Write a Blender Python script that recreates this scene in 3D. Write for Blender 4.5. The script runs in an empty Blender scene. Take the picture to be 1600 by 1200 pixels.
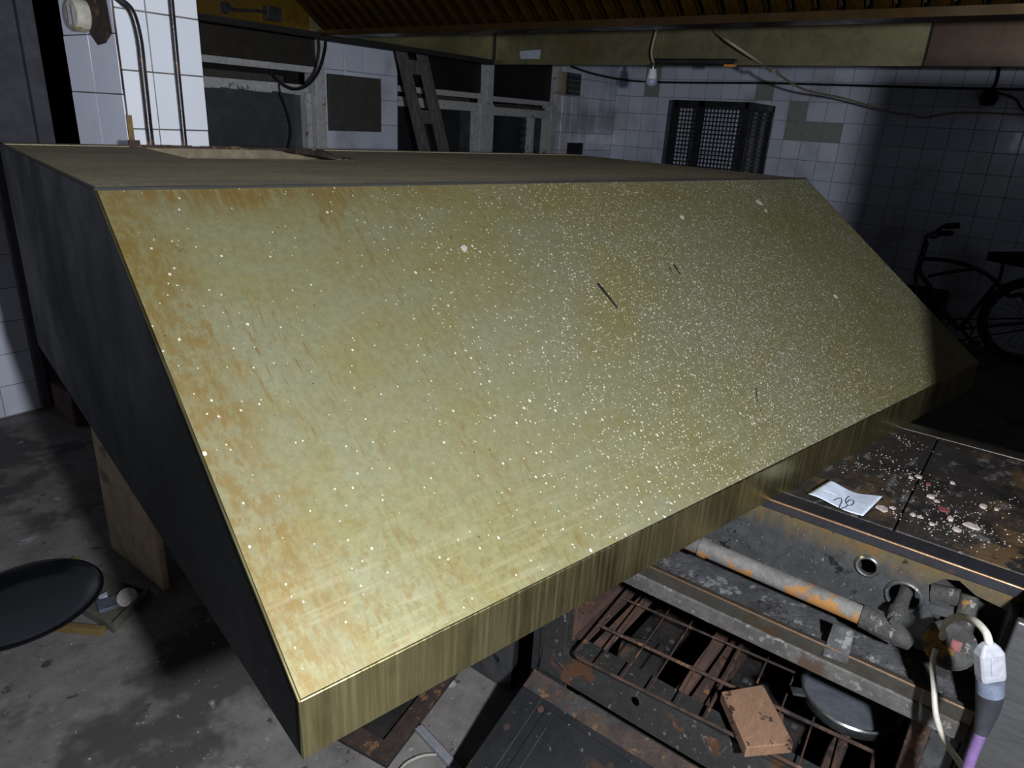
import bpy, bmesh, math, random
from mathutils import Vector, Matrix
random.seed(7)
SC = bpy.context.scene
COL = SC.collection

# ------------------------------------------------------------------ camera
F_PX, PITCH, ROLL, HEAD, EYE = 1085.1, .3639, .0597, .6375, 1.52
def _axes():
    U = Vector((math.sin(HEAD), math.cos(HEAD), 0)); W = Vector((-math.cos(HEAD), math.sin(HEAD), 0))
    cp, sp, c, s = math.cos(PITCH), math.sin(PITCH), math.cos(ROLL), math.sin(ROLL)
    fw = Vector((0, cp, -sp)); up0 = Vector((0, sp, cp)); rt0 = Vector((1, 0, 0))
    rt = c*rt0 + s*up0; up = -s*rt0 + c*up0
    M = Matrix((U, W, (0, 0, 1)))
    return M @ rt, M @ up, M @ fw
RT, UP, FW = _axes()
EYEP = Vector((0, 0, EYE))
cd = bpy.data.cameras.new('camera'); cam = bpy.data.objects.new('camera', cd); COL.objects.link(cam)
cd.sensor_width = 36; cd.lens = F_PX/1600*36; cd.clip_start = .02
cam.matrix_world = Matrix((( RT.x, UP.x, -FW.x, 0), (RT.y, UP.y, -FW.y, 0), (RT.z, UP.z, -FW.z, EYE), (0, 0, 0, 1)))
SC.camera = cam

# ------------------------------------------------------------------ world, lamp, exposure
w = bpy.data.worlds.new('world'); SC.world = w; w.use_nodes = True
w.node_tree.nodes['Background'].inputs[0].default_value = (.5, .6, .8, 1)
w.node_tree.nodes['Background'].inputs[1].default_value = .02
ld = bpy.data.lights.new('hand_lamp_light', 'POINT'); ld.energy = 235; ld.color = (.94, .98, 1.06); ld.shadow_soft_size = .028
lamp = bpy.data.objects.new('hand_lamp_light', ld); COL.objects.link(lamp); lamp.location = (.07, -.39, 1.55)
vs = SC.view_settings
vs.view_transform = 'Standard'; vs.look = 'None'; vs.gamma = 1; vs.exposure = 0; vs.use_curve_mapping = False

# ------------------------------------------------------------------ helpers: rays from the survey of the place
def ray(x, y): return FW + RT*((x-800)/F_PX) - UP*((y-600)/F_PX)
def pz(x, y, z): d = ray(x, y); return EYEP + d*((z-EYE)/d.z)
def py(x, y, Y): d = ray(x, y); return EYEP + d*(Y/d.y)
def px(x, y, X): d = ray(x, y); return EYEP + d*(X/d.x)
def prj(P):
    P = Vector(P)-EYEP; z = P.dot(FW)
    if z < .05: return (-9999, -9999)
    return (800+F_PX*P.dot(RT)/z, 600-F_PX*P.dot(UP)/z)

# ------------------------------------------------------------------ materials
class NT:
    def __init__(s, name):
        s.m = bpy.data.materials.new(name); s.m.use_nodes = True; s.t = s.m.node_tree
        s.b = s.t.nodes['Principled BSDF']; s.tc = s.n('ShaderNodeTexCoord')
    def n(s, k, **kw):
        nd = s.t.nodes.new(k)
        for a, v in kw.items(): setattr(nd, a, v)
        return nd
    def l(s, a, b): s.t.links.new(a, b)
    def val(s, sock, v):
        if hasattr(v, 'is_linked') or hasattr(v, 'links'): s.l(v, sock)
        else: sock.default_value = v
    def mapped(s, stretch=(1, 1, 1), rot=(0, 0, 0), coord='Object', off=(0, 0, 0)):
        mp = s.n('ShaderNodeMapping'); s.l(s.tc.outputs[coord], mp.inputs[0])
        mp.inputs['Scale'].default_value = stretch; mp.inputs['Rotation'].default_value = rot; mp.inputs['Location'].default_value = off
        return mp.outputs[0]
    def noise(s, vec, scale, detail=4, rough=.6, dist=0):
        nd = s.n('ShaderNodeTexNoise'); s.l(vec, nd.inputs['Vector'])
        nd.inputs['Scale'].default_value = scale; nd.inputs['Detail'].default_value = detail
        nd.inputs['Roughness'].default_value = rough; nd.inputs['Distortion'].default_value = dist
        return nd.outputs['Fac']
    def ramp(s, fac, lo, hi, a=0., b=1.):
        nd = s.n('ShaderNodeMapRange'); nd.interpolation_type = 'SMOOTHSTEP'
        s.val(nd.inputs[0], fac); nd.inputs[1].default_value = lo; nd.inputs[2].default_value = hi
        nd.inputs[3].default_value = a; nd.inputs[4].default_value = b
        return nd.outputs[0]
    def math(s, op, a, b=0.):
        nd = s.n('ShaderNodeMath', operation=op); s.val(nd.inputs[0], a); s.val(nd.inputs[1], b); return nd.outputs[0]
    def mix(s, fac, a, b):
        nd = s.n('ShaderNodeMix', data_type='RGBA'); s.val(nd.inputs[0], fac)
        for sock, v in ((nd.inputs[6], a), (nd.inputs[7], b)):
            if isinstance(v, tuple): sock.default_value = (*v, 1)
            else: s.l(v, sock)
        return nd.outputs[2]
    def bump(s, h, strength=.3, dist=.002):
        nd = s.n('ShaderNodeBump'); nd.inputs['Strength'].default_value = strength; nd.inputs['Distance'].default_value = dist
        s.l(h, nd.inputs['Height']); s.l(nd.outputs[0], s.b.inputs['Normal'])
    def done(s, color, rough, metal=0., spec=.5):
        if isinstance(color, tuple): s.b.inputs['Base Color'].default_value = (*color, 1)
        else: s.l(color, s.b.inputs['Base Color'])
        s.val(s.b.inputs['Roughness'], rough); s.val(s.b.inputs['Metallic'], metal)
        s.b.inputs['Specular IOR Level'].default_value = spec
        return s.m

def grunge(name, a, b, scale=8, rough=.6, metal=0., layers=(), bump=.25, stretch=(1, 1, 1), bdist=.002, spec=.5, lo=.35, hi=.65, roughv=.12):
    """two tones mixed by noise, then (colour, scale, lo, hi, stretch) stains on top, fine relief"""
    k = NT(name); v = k.mapped(stretch)
    n0 = k.noise(v, scale, 6, .65)
    c = k.mix(k.ramp(n0, lo, hi), a, b)
    r = k.ramp(n0, .3, .7, max(.05, rough-roughv), min(1, rough+roughv))
    fine = k.noise(v, scale*4.5, 6, .75)
    c = k.mix(k.ramp(fine, .32, .68, 0, .55), c, tuple(x*.55 for x in b))
    for (lc, ls, l0, l1, st) in layers:
        l0, l1 = .5+(l0-.5)*.62, .5+(l1-.5)*.62
        ln = k.noise(k.mapped(st, off=(ls*.37, ls*.11, 3.1)), ls, 5, .65)
        f = k.ramp(ln, l0, l1); c = k.mix(f, c, lc)
    if bump: k.bump(k.noise(v, scale*6, 5, .7), bump, bdist)
    return k.done(c, r, metal, spec)

M = {}
I3 = (1, 1, 1)
M['white_tile'] = None
def tile_mat(name, a, b, grime, rough=.12, g0=.55, g1=.8):
    k = NT(name); v = k.mapped(coord='Object')
    oi = k.n('ShaderNodeObjectInfo')
    geo = k.n('ShaderNodeNewGeometry')
    n1 = k.n('ShaderNodeTexNoise'); k.l(geo.outputs['Position'], n1.inputs['Vector']); n1.inputs['Scale'].default_value = 2.3; n1.inputs['Detail'].default_value = 6
    c = k.mix(oi.outputs['Random'], a, b)
    c = k.mix(k.ramp(n1.outputs['Fac'], g0, g1, 0, .75), c, grime)
    n2 = k.n('ShaderNodeTexNoise'); k.l(geo.outputs['Position'], n2.inputs['Vector']); n2.inputs['Scale'].default_value = 9
    k.bump(n2.outputs['Fac'], .12, .01)
    return k.done(c, k.ramp(n1.outputs['Fac'], .4, .75, rough, rough+.3), 0., .5)
M['tile'] = tile_mat('white_glazed_tile', (.60, .64, .76), (.72, .75, .86), (.36, .36, .38), .12, .50, .68)
M['tile_pillar'] = tile_mat('white_pillar_tile', (.72, .76, .82), (.78, .81, .86), (.55, .50, .30), .14, .50, .66)
M['tile_dull'] = grunge('dull_grey_tile', (.30, .30, .27), (.36, .36, .33), 6, .35)
M['grout'] = grunge('grout_mortar', (.20, .18, .16), (.10, .09, .08), 15, .95)
M['wall_grout'] = grunge('pale_wall_grout', (.36, .37, .40), (.26, .26, .28), 15, .95)
M['plaster'] = grunge('dirty_plaster', (.20, .20, .22), (.14, .14, .15), 3, .9)
M['door_grey'] = grunge('grey_door_paint', (.105, .11, .13), (.08, .082, .095), 3, .8)
M['dark_plaster'] = grunge('dark_plaster', (.035, .034, .036), (.022, .02, .02), 3, .9)
M['ceiling'] = grunge('sooty_ceiling', (.12, .11, .10), (.07, .065, .06), 3, .95)
M['concrete'] = grunge('dirty_concrete', (.205, .192, .178), (.135, .123, .112), 2.6, .8,
    layers=[((.055, .05, .047), 1.5, .54, .66, I3), ((.045, .04, .037), 18, .69, .80, I3), ((.36, .355, .36), 7, .72, .86, I3), ((.34, .33, .33), 55, .74, .82, I3)], bump=.5, bdist=.004)
M['white_paint'] = grunge('chipped_white_paint', (.62, .63, .64), (.52, .52, .50), 9, .5, layers=[((.2, .18, .14), 12, .66, .74, I3)])
M['dark_glass'] = grunge('dark_glass', (.018, .020, .024), (.028, .030, .034), 2, .12, bump=0, roughv=.06)
M['dusty_glass'] = grunge('dusty_glass', (.085, .09, .10), (.065, .07, .078), 2, .3, bump=0, roughv=.06)
M['black_board'] = grunge('black_board', (.004, .004, .005), (.008, .007, .007), 4, .6)
M['brown_board'] = grunge('brown_board', (.040, .034, .024), (.028, .024, .018), 5, .6)
M['olive_board'] = grunge('olive_board', (.075, .075, .062), (.055, .055, .045), 5, .7)
M['pipe_black'] = grunge('black_pipe_paint', (.012, .011, .013), (.03, .027, .028), 20, .3, layers=[((.22, .11, .03), 9, .58, .68, (1, 1, .4))])
M['cable_black'] = grunge('black_cable', (.012, .012, .013), (.02, .02, .02), 20, .5, bump=0)
M['cable_white'] = grunge('white_cable', (0.374, 0.357, 0.306), (0.323, 0.306, 0.255), 30, .45, bump=0)
M['cable_cream'] = grunge('cream_cable', (.42, .38, .27), (.34, .30, .2), 30, .6, bump=0)
M['cable_purple'] = grunge('purple_cable', (0.12, 0.072, 0.168), (0.102, 0.06, 0.144), 30, .4, bump=0)
M['plastic_white'] = grunge('white_plastic', (0.2184, 0.2226, 0.2436), (0.2016, 0.2058, 0.2268), 20, .5, bump=0)
M['plastic_cream'] = grunge('aged_white_plastic', (.60, .58, .48), (.50, .48, .38), 9, .4, layers=[((.25, .17, .06), 12, .6, .75, I3)])
M['plastic_black'] = grunge('black_plastic', (.015, .016, .02), (.03, .03, .035), 20, .4, bump=0)
M['plastic_slate'] = grunge('slate_plastic', (.10, .12, .16), (.08, .09, .12), 20, .4, bump=0)
M['red_plastic'] = grunge('red_plastic', (.11, .012, .010), (.08, .008, .008), 40, .7, bump=0)
M['wood_old'] = grunge('weathered_wood', (.16, .14, .125), (.09, .078, .07), 6, .85, stretch=(6, 6, .8))
M['wood_tan'] = grunge('tan_board', (0.51, 0.405, 0.27), (0.405, 0.3075, 0.195), 4, .7, layers=[((0.18, 0.135, 0.09), 5, .62, .72, I3)])
M['wood_yellow'] = grunge('yellow_wood', (0.21, 0.14, 0.045), (0.15, 0.095, 0.03), 12, .75)
M['wood_block'] = grunge('raw_wood', (0.23, 0.13, 0.075), (0.19, 0.105, 0.06), 9, .8, stretch=(1, 5, 1), layers=[((0.035, 0.015, 0.01), 30, .66, .72, I3)])
M['steel_dark'] = grunge('dark_steel', (.055, .06, .066), (.04, .043, .047), 5, .42, .6, layers=[((.10, .11, .12), 60, .70, .75, I3)])
M['steel_grey'] = grunge('grey_steel', (0.1, 0.1025, 0.105), (0.065, 0.065, 0.0675), 5, .45, .5, layers=[((0.03, 0.025, 0.02), 7, .58, .70, I3)])
M['steel_cab'] = grunge('brushed_steel_sheet', (.16, .16, .165), (.12, .12, .125), 3, .4, .8, stretch=(1, 1, 8))
M['rust'] = grunge('rusty_iron', (0.078, 0.039, 0.024), (0.036, 0.021, 0.0156), 14, .85, .15, layers=[((0.156, 0.072, 0.027), 22, .64, .74, I3), ((0.012, 0.0096, 0.0084), 9, .60, .70, I3)], bump=.6)
M['rust_plate'] = grunge('rusty_plate', (0.102, 0.051, 0.033), (0.066, 0.036, 0.027), 9, .9, 0, layers=[((0.03, 0.021, 0.018), 12, .6, .7, I3)], bump=.4)
M['sill'] = grunge('scorched_sill', (0.0425, 0.0425, 0.04), (0.025, 0.024, 0.0225), 9, .6, .3, layers=[((0.08, 0.0375, 0.0175), 11, .58, .70, I3), ((0.125, 0.12, 0.115), 60, .70, .74, I3)], bump=.5)
M['door_iron'] = grunge('black_iron_sheet', (0.018, 0.0198, 0.0216), (0.0126, 0.0132, 0.0144), 6, .55, .3, layers=[((0.042, 0.024, 0.015), 7, .66, .76, I3), ((0.18, 0.168, 0.144), 55, .745, .78, I3)], bump=.4)
M['rusty_border'] = grunge('rust_eaten_border', (.075, .045, .03), (.035, .027, .023), 16, .85, .1, layers=[((.035, .037, .036), 9, .56, .66, I3), ((.14, .075, .035), 30, .62, .74, I3), ((.3, .27, .22), 70, .80, .86, I3)], bump=.7, bdist=.004)
M['burnt'] = grunge('burnt_black', (.010, .009, .009), (.022, .018, .016), 12, .7, layers=[((.05, .03, .02), 8, .62, .72, I3)], bump=.6)
M['panel'] = grunge('stained_control_steel', (0.085, 0.0875, 0.085), (0.0575, 0.06, 0.06), 5, .42, .55, layers=[((0.085, 0.0625, 0.0275), 4, .54, .68, (1, 1, 2)), ((0.015, 0.0135, 0.0125), 16, .66, .72, I3), ((0.21, 0.21, 0.2), 70, .735, .77, I3)], bump=.25)
M['ash'] = grunge('grey_ash_crust', (0.065, 0.065, 0.065), (0.0275, 0.0275, 0.029), 16, .95, layers=[((0.13, 0.13, 0.125), 34, .60, .72, I3), ((0.015, 0.014, 0.0135), 9, .60, .70, I3)], bump=.8, bdist=.006)
M['rail'] = grunge('gritty_rail', (0.095, 0.09, 0.0825), (0.055, 0.05, 0.045), 12, .75, .2, layers=[((0.135, 0.13, 0.125), 60, .62, .72, I3), ((0.05, 0.03, 0.0175), 10, .60, .72, I3)], bump=.6)
M['rail_steel'] = grunge('rail_steel', (0.085, 0.0775, 0.06), (0.06, 0.055, 0.045), 6, .4, .6, layers=[((0.075, 0.04, 0.02), 8, .6, .72, I3)])
M['copper_edge'] = grunge('worn_bright_edge', (0.275, 0.17, 0.1), (0.2, 0.11, 0.055), 25, .45, .7)
M['gas_pipe'] = grunge('rusted_gas_pipe', (0.13, 0.1225, 0.1125), (0.085, 0.08, 0.075), 18, .85, .1, layers=[((0.21, 0.095, 0.02), 9, .52, .62, I3)], bump=.7)
M['valve'] = grunge('crusted_valve', (0.05, 0.049, 0.045), (0.025, 0.0235, 0.0215), 30, .8, .2, layers=[((0.15, 0.145, 0.135), 50, .64, .72, I3), ((0.17, 0.09, 0.015), 14, .66, .74, I3)], bump=.9, bdist=.004)
M['chrome'] = grunge('dull_chrome', (0.31, 0.31, 0.3), (0.25, 0.25, 0.235), 12, .3, .9, bump=0)
M['hotplate'] = grunge('charred_hotplate', (.036, .029, .024), (.017, .0145, .013), 6, .55, .2,
    layers=[((.080, .048, .022), 6, .54, .70, I3), ((.105, .10, .098), 17, .60, .78, (1, 1.8, 1)), ((.012, .011, .010), 11, .56, .66, I3), ((.24, .22, .21), 80, .80, .87, I3)], bump=.9, bdist=.005)
M['top_strip'] = grunge('blued_steel_strip', (0.0425, 0.045, 0.055), (0.03, 0.0275, 0.03), 7, .45, .6, layers=[((0.08, 0.04, 0.02), 9, .60, .72, I3)])
M['plaster_chip'] = grunge('plaster_chip', (0.372, 0.312, 0.288), (0.3, 0.252, 0.228), 30, .95)
M['red_chip'] = grunge('red_chip', (0.15, 0.036, 0.03), (0.108, 0.024, 0.024), 30, .9)
M['paper'] = grunge('paper', (.46, .51, .60), (.43, .48, .57), 12, .8, bump=.05)
M['ink'] = grunge('ink', (.03, .03, .04), (.05, .05, .06), 40, .7, bump=0)
M['pencil'] = grunge('faint_print', (.42, .46, .55), (.5, .54, .62), 40, .8, bump=0)
M['pan_black'] = grunge('black_enamel', (0.004, 0.0052, 0.0064), (0.0056, 0.0068, 0.008), 5, .22, bump=0, roughv=.05, spec=.25)
M['pan_side'] = grunge('sooty_pan_side', (.025, .027, .028), (.05, .052, .052), 30, .5, .4)
M['aluminium'] = grunge('dull_aluminium', (0.18, 0.198, 0.222), (0.144, 0.156, 0.18), 9, .45, .55)
M['dish'] = grunge('olive_plastic', (.12, .12, .095), (.09, .09, .07), 9, .6)
M['lid_white'] = grunge('white_lid', (.52, .48, .43), (.44, .40, .36), 20, .5)
M['bike'] = grunge('bicycle_black', (.010, .011, .013), (.014, .015, .018), 9, .4, .3, bump=0)
M['rubber'] = grunge('tyre_rubber', (.010, .010, .011), (.014, .014, .015), 30, .8)
M['cage'] = grunge('cage_black', (.012, .013, .016), (.018, .019, .022), 9, .5, .3, bump=0)
M['bulb_white'] = grunge('bulb_plastic', (.80, .80, .82), (.74, .74, .76), 20, .4, bump=0)
M['bulb_glass'] = grunge('frosted_bulb', (.36, .42, .52), (.32, .38, .48), 6, .25, bump=0)
M['orange'] = grunge('orange_cap', (.55, .24, .05), (.5, .2, .04), 20, .6, bump=0)
M['canopy'] = grunge('greasy_canopy_sheet', (.24, .225, .125), (.16, .145, .07), 2.2, .38, .45, layers=[((.17, .115, .045), 1.6, .62, .95, (1, 1, .5))], bump=.1)
M['canopy_brown'] = grunge('brown_canopy_sheet', (0.075, 0.0425, 0.0225), (0.06, 0.035, 0.0175), 2.2, .4, .45, bump=.1)
M['canopy_ochre'] = grunge('ochre_canopy_sheet', (.16, .095, .010), (.11, .065, .008), 3, .42, .4, bump=.1)
M['gutter'] = grunge('greasy_gutter', (0.06143, 0.03481, 0.01024), (0.04505, 0.02457, 0.00717), 3, .3, .6, bump=.1)
M['baffle'] = grunge('amber_greasy_baffle', (0.0648, 0.0351, 0.0054), (0.027, 0.0162, 0.00324), 4, .28, .6, layers=[((0.0864, 0.027, 0.0081), 3, .56, .66, I3)], bump=.1, stretch=(1, 4, 1))
M['dark_void'] = grunge('near_black', (.008, .008, .008), (.012, .011, .01), 4, .9)  # flat near-black for seams and the canopy's inner sheets
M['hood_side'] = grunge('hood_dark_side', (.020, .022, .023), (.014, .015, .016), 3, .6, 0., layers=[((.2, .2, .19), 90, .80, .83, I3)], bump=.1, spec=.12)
M['hood_inner'] = grunge('hood_inner', (.05, .045, .03), (.035, .03, .02), 4, .6, .4)
M['rust_dark'] = grunge('dark_rust', (.05, .028, .02), (.025, .016, .012), 25, .9, layers=[((.14, .07, .03), 20, .62, .72, I3)], bump=.8)
M['duct'] = grunge('dusty_duct', (0.2025, 0.1688, 0.105), (0.1575, 0.1275, 0.07875), 9, .85, layers=[((0.06, 0.03375, 0.01875), 14, .66, .72, I3)], bump=.3)

def panel_mat():
    k = NT('stained_control_panel'); v = k.mapped(); sx = k.n('ShaderNodeSeparateXYZ'); k.l(k.tc.outputs['Object'], sx.inputs[0])
    n0 = k.noise(v, 5, 6, .7); c = k.mix(k.ramp(n0, .35, .65), (.10, .102, .10), (.062, .065, .066))
    c = k.mix(k.ramp(k.noise(v, 40, 6, .8), .36, .64, 0, .5), c, (.03, .031, .032))
    st = k.noise(k.mapped((1, 14, 2.5)), 2.2, 6, .75)
    edge = k.ramp(k.math('ADD', sx.outputs[2], k.math('MULTIPLY', st, .10)), .855, .925)
    c = k.mix(k.math('MULTIPLY', edge, .85), c, (.15, .105, .038))
    c = k.mix(k.math('MULTIPLY', k.ramp(k.noise(v, 30, 6, .8), .54, .62), edge), c, (.20, .095, .028))
    c = k.mix(k.ramp(k.noise(k.mapped(off=(4, 4, 4)), 16, 5, .7), .60, .66), c, (.014, .013, .012))
    c = k.mix(k.ramp(k.noise(k.mapped((1, 2, 1), off=(1, 7, 4)), 85, 3, .7), .655, .69), c, (.24, .24, .23))
    k.bump(k.noise(v, 60, 5, .7), .25, .002)
    return k.done(c, k.ramp(n0, .3, .7, .34, .52), .55)
M['panel'] = panel_mat()

def hood_top_mat():
    k = NT('dusty_hood_top'); v = k.mapped((1.2, 4, 1)); n = k.noise(v, 3, 6, .75)
    c = k.mix(k.ramp(n, .3, .7), (.40, .345, .215), (.25, .22, .145))
    g = k.noise(k.mapped((1, 2, 1)), 70, 6, .85); c = k.mix(k.ramp(g, .42, .62, 0, .7), c, (.14, .12, .08))
    sx = k.n('ShaderNodeSeparateXYZ'); k.l(k.tc.outputs['Object'], sx.inputs[0])
    front = k.ramp(sx.outputs[1], .0, .16, 1, 0)
    c = k.mix(k.math('MULTIPLY', front, k.ramp(n, .35, .6, .2, .9)), c, (.15, .145, .13))
    vo = k.n('ShaderNodeTexVoronoi'); k.l(k.tc.outputs['Object'], vo.inputs['Vector']); vo.inputs['Scale'].default_value = 60
    fl = k.math('MULTIPLY', k.ramp(vo.outputs['Distance'], .12, .2, 1, 0), k.ramp(k.noise(k.mapped(), 40), .60, .66))
    c = k.mix(k.math('MULTIPLY', fl, front), c, (.7, .66, .58))
    k.bump(g, .5, .003)
    return k.done(c, .92, 0., .2)
M['hood_top'] = hood_top_mat()

def brass_mat(name, flecks=True):
    """grease-yellowed stainless sheet: swirled film, rust runs down the fall of the sheet at one end, pale paint flecks at the other"""
    k = NT(name); sx = k.n('ShaderNodeSeparateXYZ'); k.l(k.tc.outputs['Object'], sx.inputs[0])
    X, Y = sx.outputs[0], sx.outputs[1]
    n = k.noise(k.mapped((1, 1.6, 1)), 2.4, 5, .6, .8)
    c = k.mix(k.ramp(n, .35, .65), BR_A, BR_B)
    n2 = k.noise(k.mapped(), 5.5, 6, .7, 1.2)
    c = k.mix(k.ramp(n2, .5, .72, 0, .5), c, BR_C)
    mot = k.noise(k.mapped((1, .8, .8)), 95, 5, .8)
    c = k.mix(k.ramp(mot, .36, .64, 0, .30), c, (.085, .078, .040))
    rough = k.ramp(n, .3, .7, .42, .56)
    if flecks:
        # rust
        left = k.ramp(X, .06, .95, 1, 0)
        st = k.noise(k.mapped((40, 4.5, 4.5), rot=(0, 0, .20)), 3, 6, .78)
        patch = k.noise(k.mapped((1, 1, 1), off=(.3, .7, 0)), 5.0, 3)
        rust = k.math('MULTIPLY', k.ramp(st, .53, .62), k.ramp(patch, .42, .60))
        rust = k.math('MULTIPLY', rust, left)
        spk = k.math('MULTIPLY', k.ramp(k.noise(k.mapped((1, .5, .5)), 62, 3), .60, .70), k.math('MULTIPLY', left, k.ramp(patch, .44, .58)))
        rust = k.math('MAXIMUM', rust, k.math('MULTIPLY', spk, .8))
        edge = k.math('MULTIPLY', k.ramp(k.math('ADD', Y, k.math('MULTIPLY', n2, .09)), -.03, .045), k.ramp(X, .25, .75, 1, .12))
        rust = k.math('MAXIMUM', rust, k.math('MULTIPLY', edge, k.ramp(st, .35, .6)))
        spk2 = k.ramp(k.noise(k.mapped((1, .45, .45)), 85, 5, .75), .42, .58, .25, 1)
        side = k.math('MULTIPLY', k.math('MULTIPLY', k.ramp(k.math('ADD', X, k.math('MULTIPLY', n2, -.16)), -.06, .03, 1, 0), spk2), .85)
        lowleft = k.math('MULTIPLY', k.math('MULTIPLY', k.ramp(X, .05, .75, 1, 0), k.ramp(Y, -.62, -.28, 1, 0)), k.math('MULTIPLY', k.ramp(k.noise(k.mapped((1, .6, .6), off=(2, 3, 1)), 70, 6, .8), .50, .60), .7))
        side = k.math('MAXIMUM', side, lowleft)
        rust = k.math('MAXIMUM', rust, side)
        c = k.mix(k.math('MULTIPLY', rust, .8), c, (.15, .085, .014))
        # wiping arcs
        arc = k.noise(k.mapped((3, 40, 40), rot=(0, 0, -.5)), 2.2, 4)
        low = k.ramp(Y, -.62, -.40, 1, 0)
        c = k.mix(k.math('MULTIPLY', k.math('MULTIPLY', k.ramp(arc, .5, .62), low), .22), c, (.34, .31, .2))
        # paint flecks
        dens = k.math('MULTIPLY', k.ramp(X, .25, 1.25), k.ramp(k.noise(k.mapped(), 2.2, 3), .30, .60, .35, 1))
        dens = k.math('ADD', dens, .03)
        tot = None
        for sc, rad, amt in ((300, .36, .55), (190, .32, .46), (110, .26, .34), (60, .14, .12), (26, .06, .06)):
            vo = k.n('ShaderNodeTexVoronoi'); k.l(k.mapped((1, .8, .8), rot=(0, 0, sc)), vo.inputs['Vector']); vo.inputs['Scale'].default_value = sc
            vo.voronoi_dimensions = '3D'
            sp = k.n('ShaderNodeSeparateColor'); k.l(vo.outputs['Color'], sp.inputs[0])
            hit = k.math('LESS_THAN', sp.outputs[0], k.math('MULTIPLY', dens, amt))
            r = k.math('MULTIPLY', k.math('ADD', sp.outputs[1], .45), rad*.75)
            dot = k.math('MULTIPLY', hit, k.math('LESS_THAN', vo.outputs['Distance'], r))
            tot = dot if tot is None else k.math('MAXIMUM', tot, dot)
        c = k.mix(k.math('MULTIPLY', tot, .85), c, (.40, .38, .315))
        metal = k.math('MULTIPLY', k.math('SUBTRACT', 1., tot), BR_METAL)
        # dark specks
        ds = k.ramp(k.noise(k.mapped((1, 1, 1), off=(5, 1, 2)), 75, 2), .745, .765)
        c = k.mix(ds, c, (.06, .05, .04))
        k.bump(k.math('ADD', tot, k.math('MULTIPLY', st, .4)), .25, .002)
    else:
        br = k.noise(k.mapped((60, 2, 2)), 2.5, 4)
        c = k.mix(.65, c, (.48, .425, .205)); c = k.mix(k.ramp(br, .45, .7, 0, .3), c, (.55, .49, .27))
        c = k.mix(k.ramp(k.noise(k.mapped((9, 3, 3)), 2, 5), .5, .68, 0, .6), c, (.20, .17, .075))
        k.bump(br, .15, .001); metal = 1.
        rough = k.ramp(br, .3, .7, .30, .42)
    return k.done(c, rough, metal, .5)
BR_A, BR_B, BR_C, BR_METAL = (.205, .190, .080), (.195, .192, .112), (.20, .155, .042), .45
M['brass'] = brass_mat('greasy_brass_sheet', True)
M['brass_lip'] = brass_mat('greasy_brass_lip', False)

def emit(name, col, s):
    k = NT(name); k.b.inputs['Emission Color'].default_value = (*col, 1); k.b.inputs['Emission Strength'].default_value = s
    return k.done(col, .5)
M['sky_pane'] = emit('daylit_frosted_pane', (.85, .88, 1.), 3.0)

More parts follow.
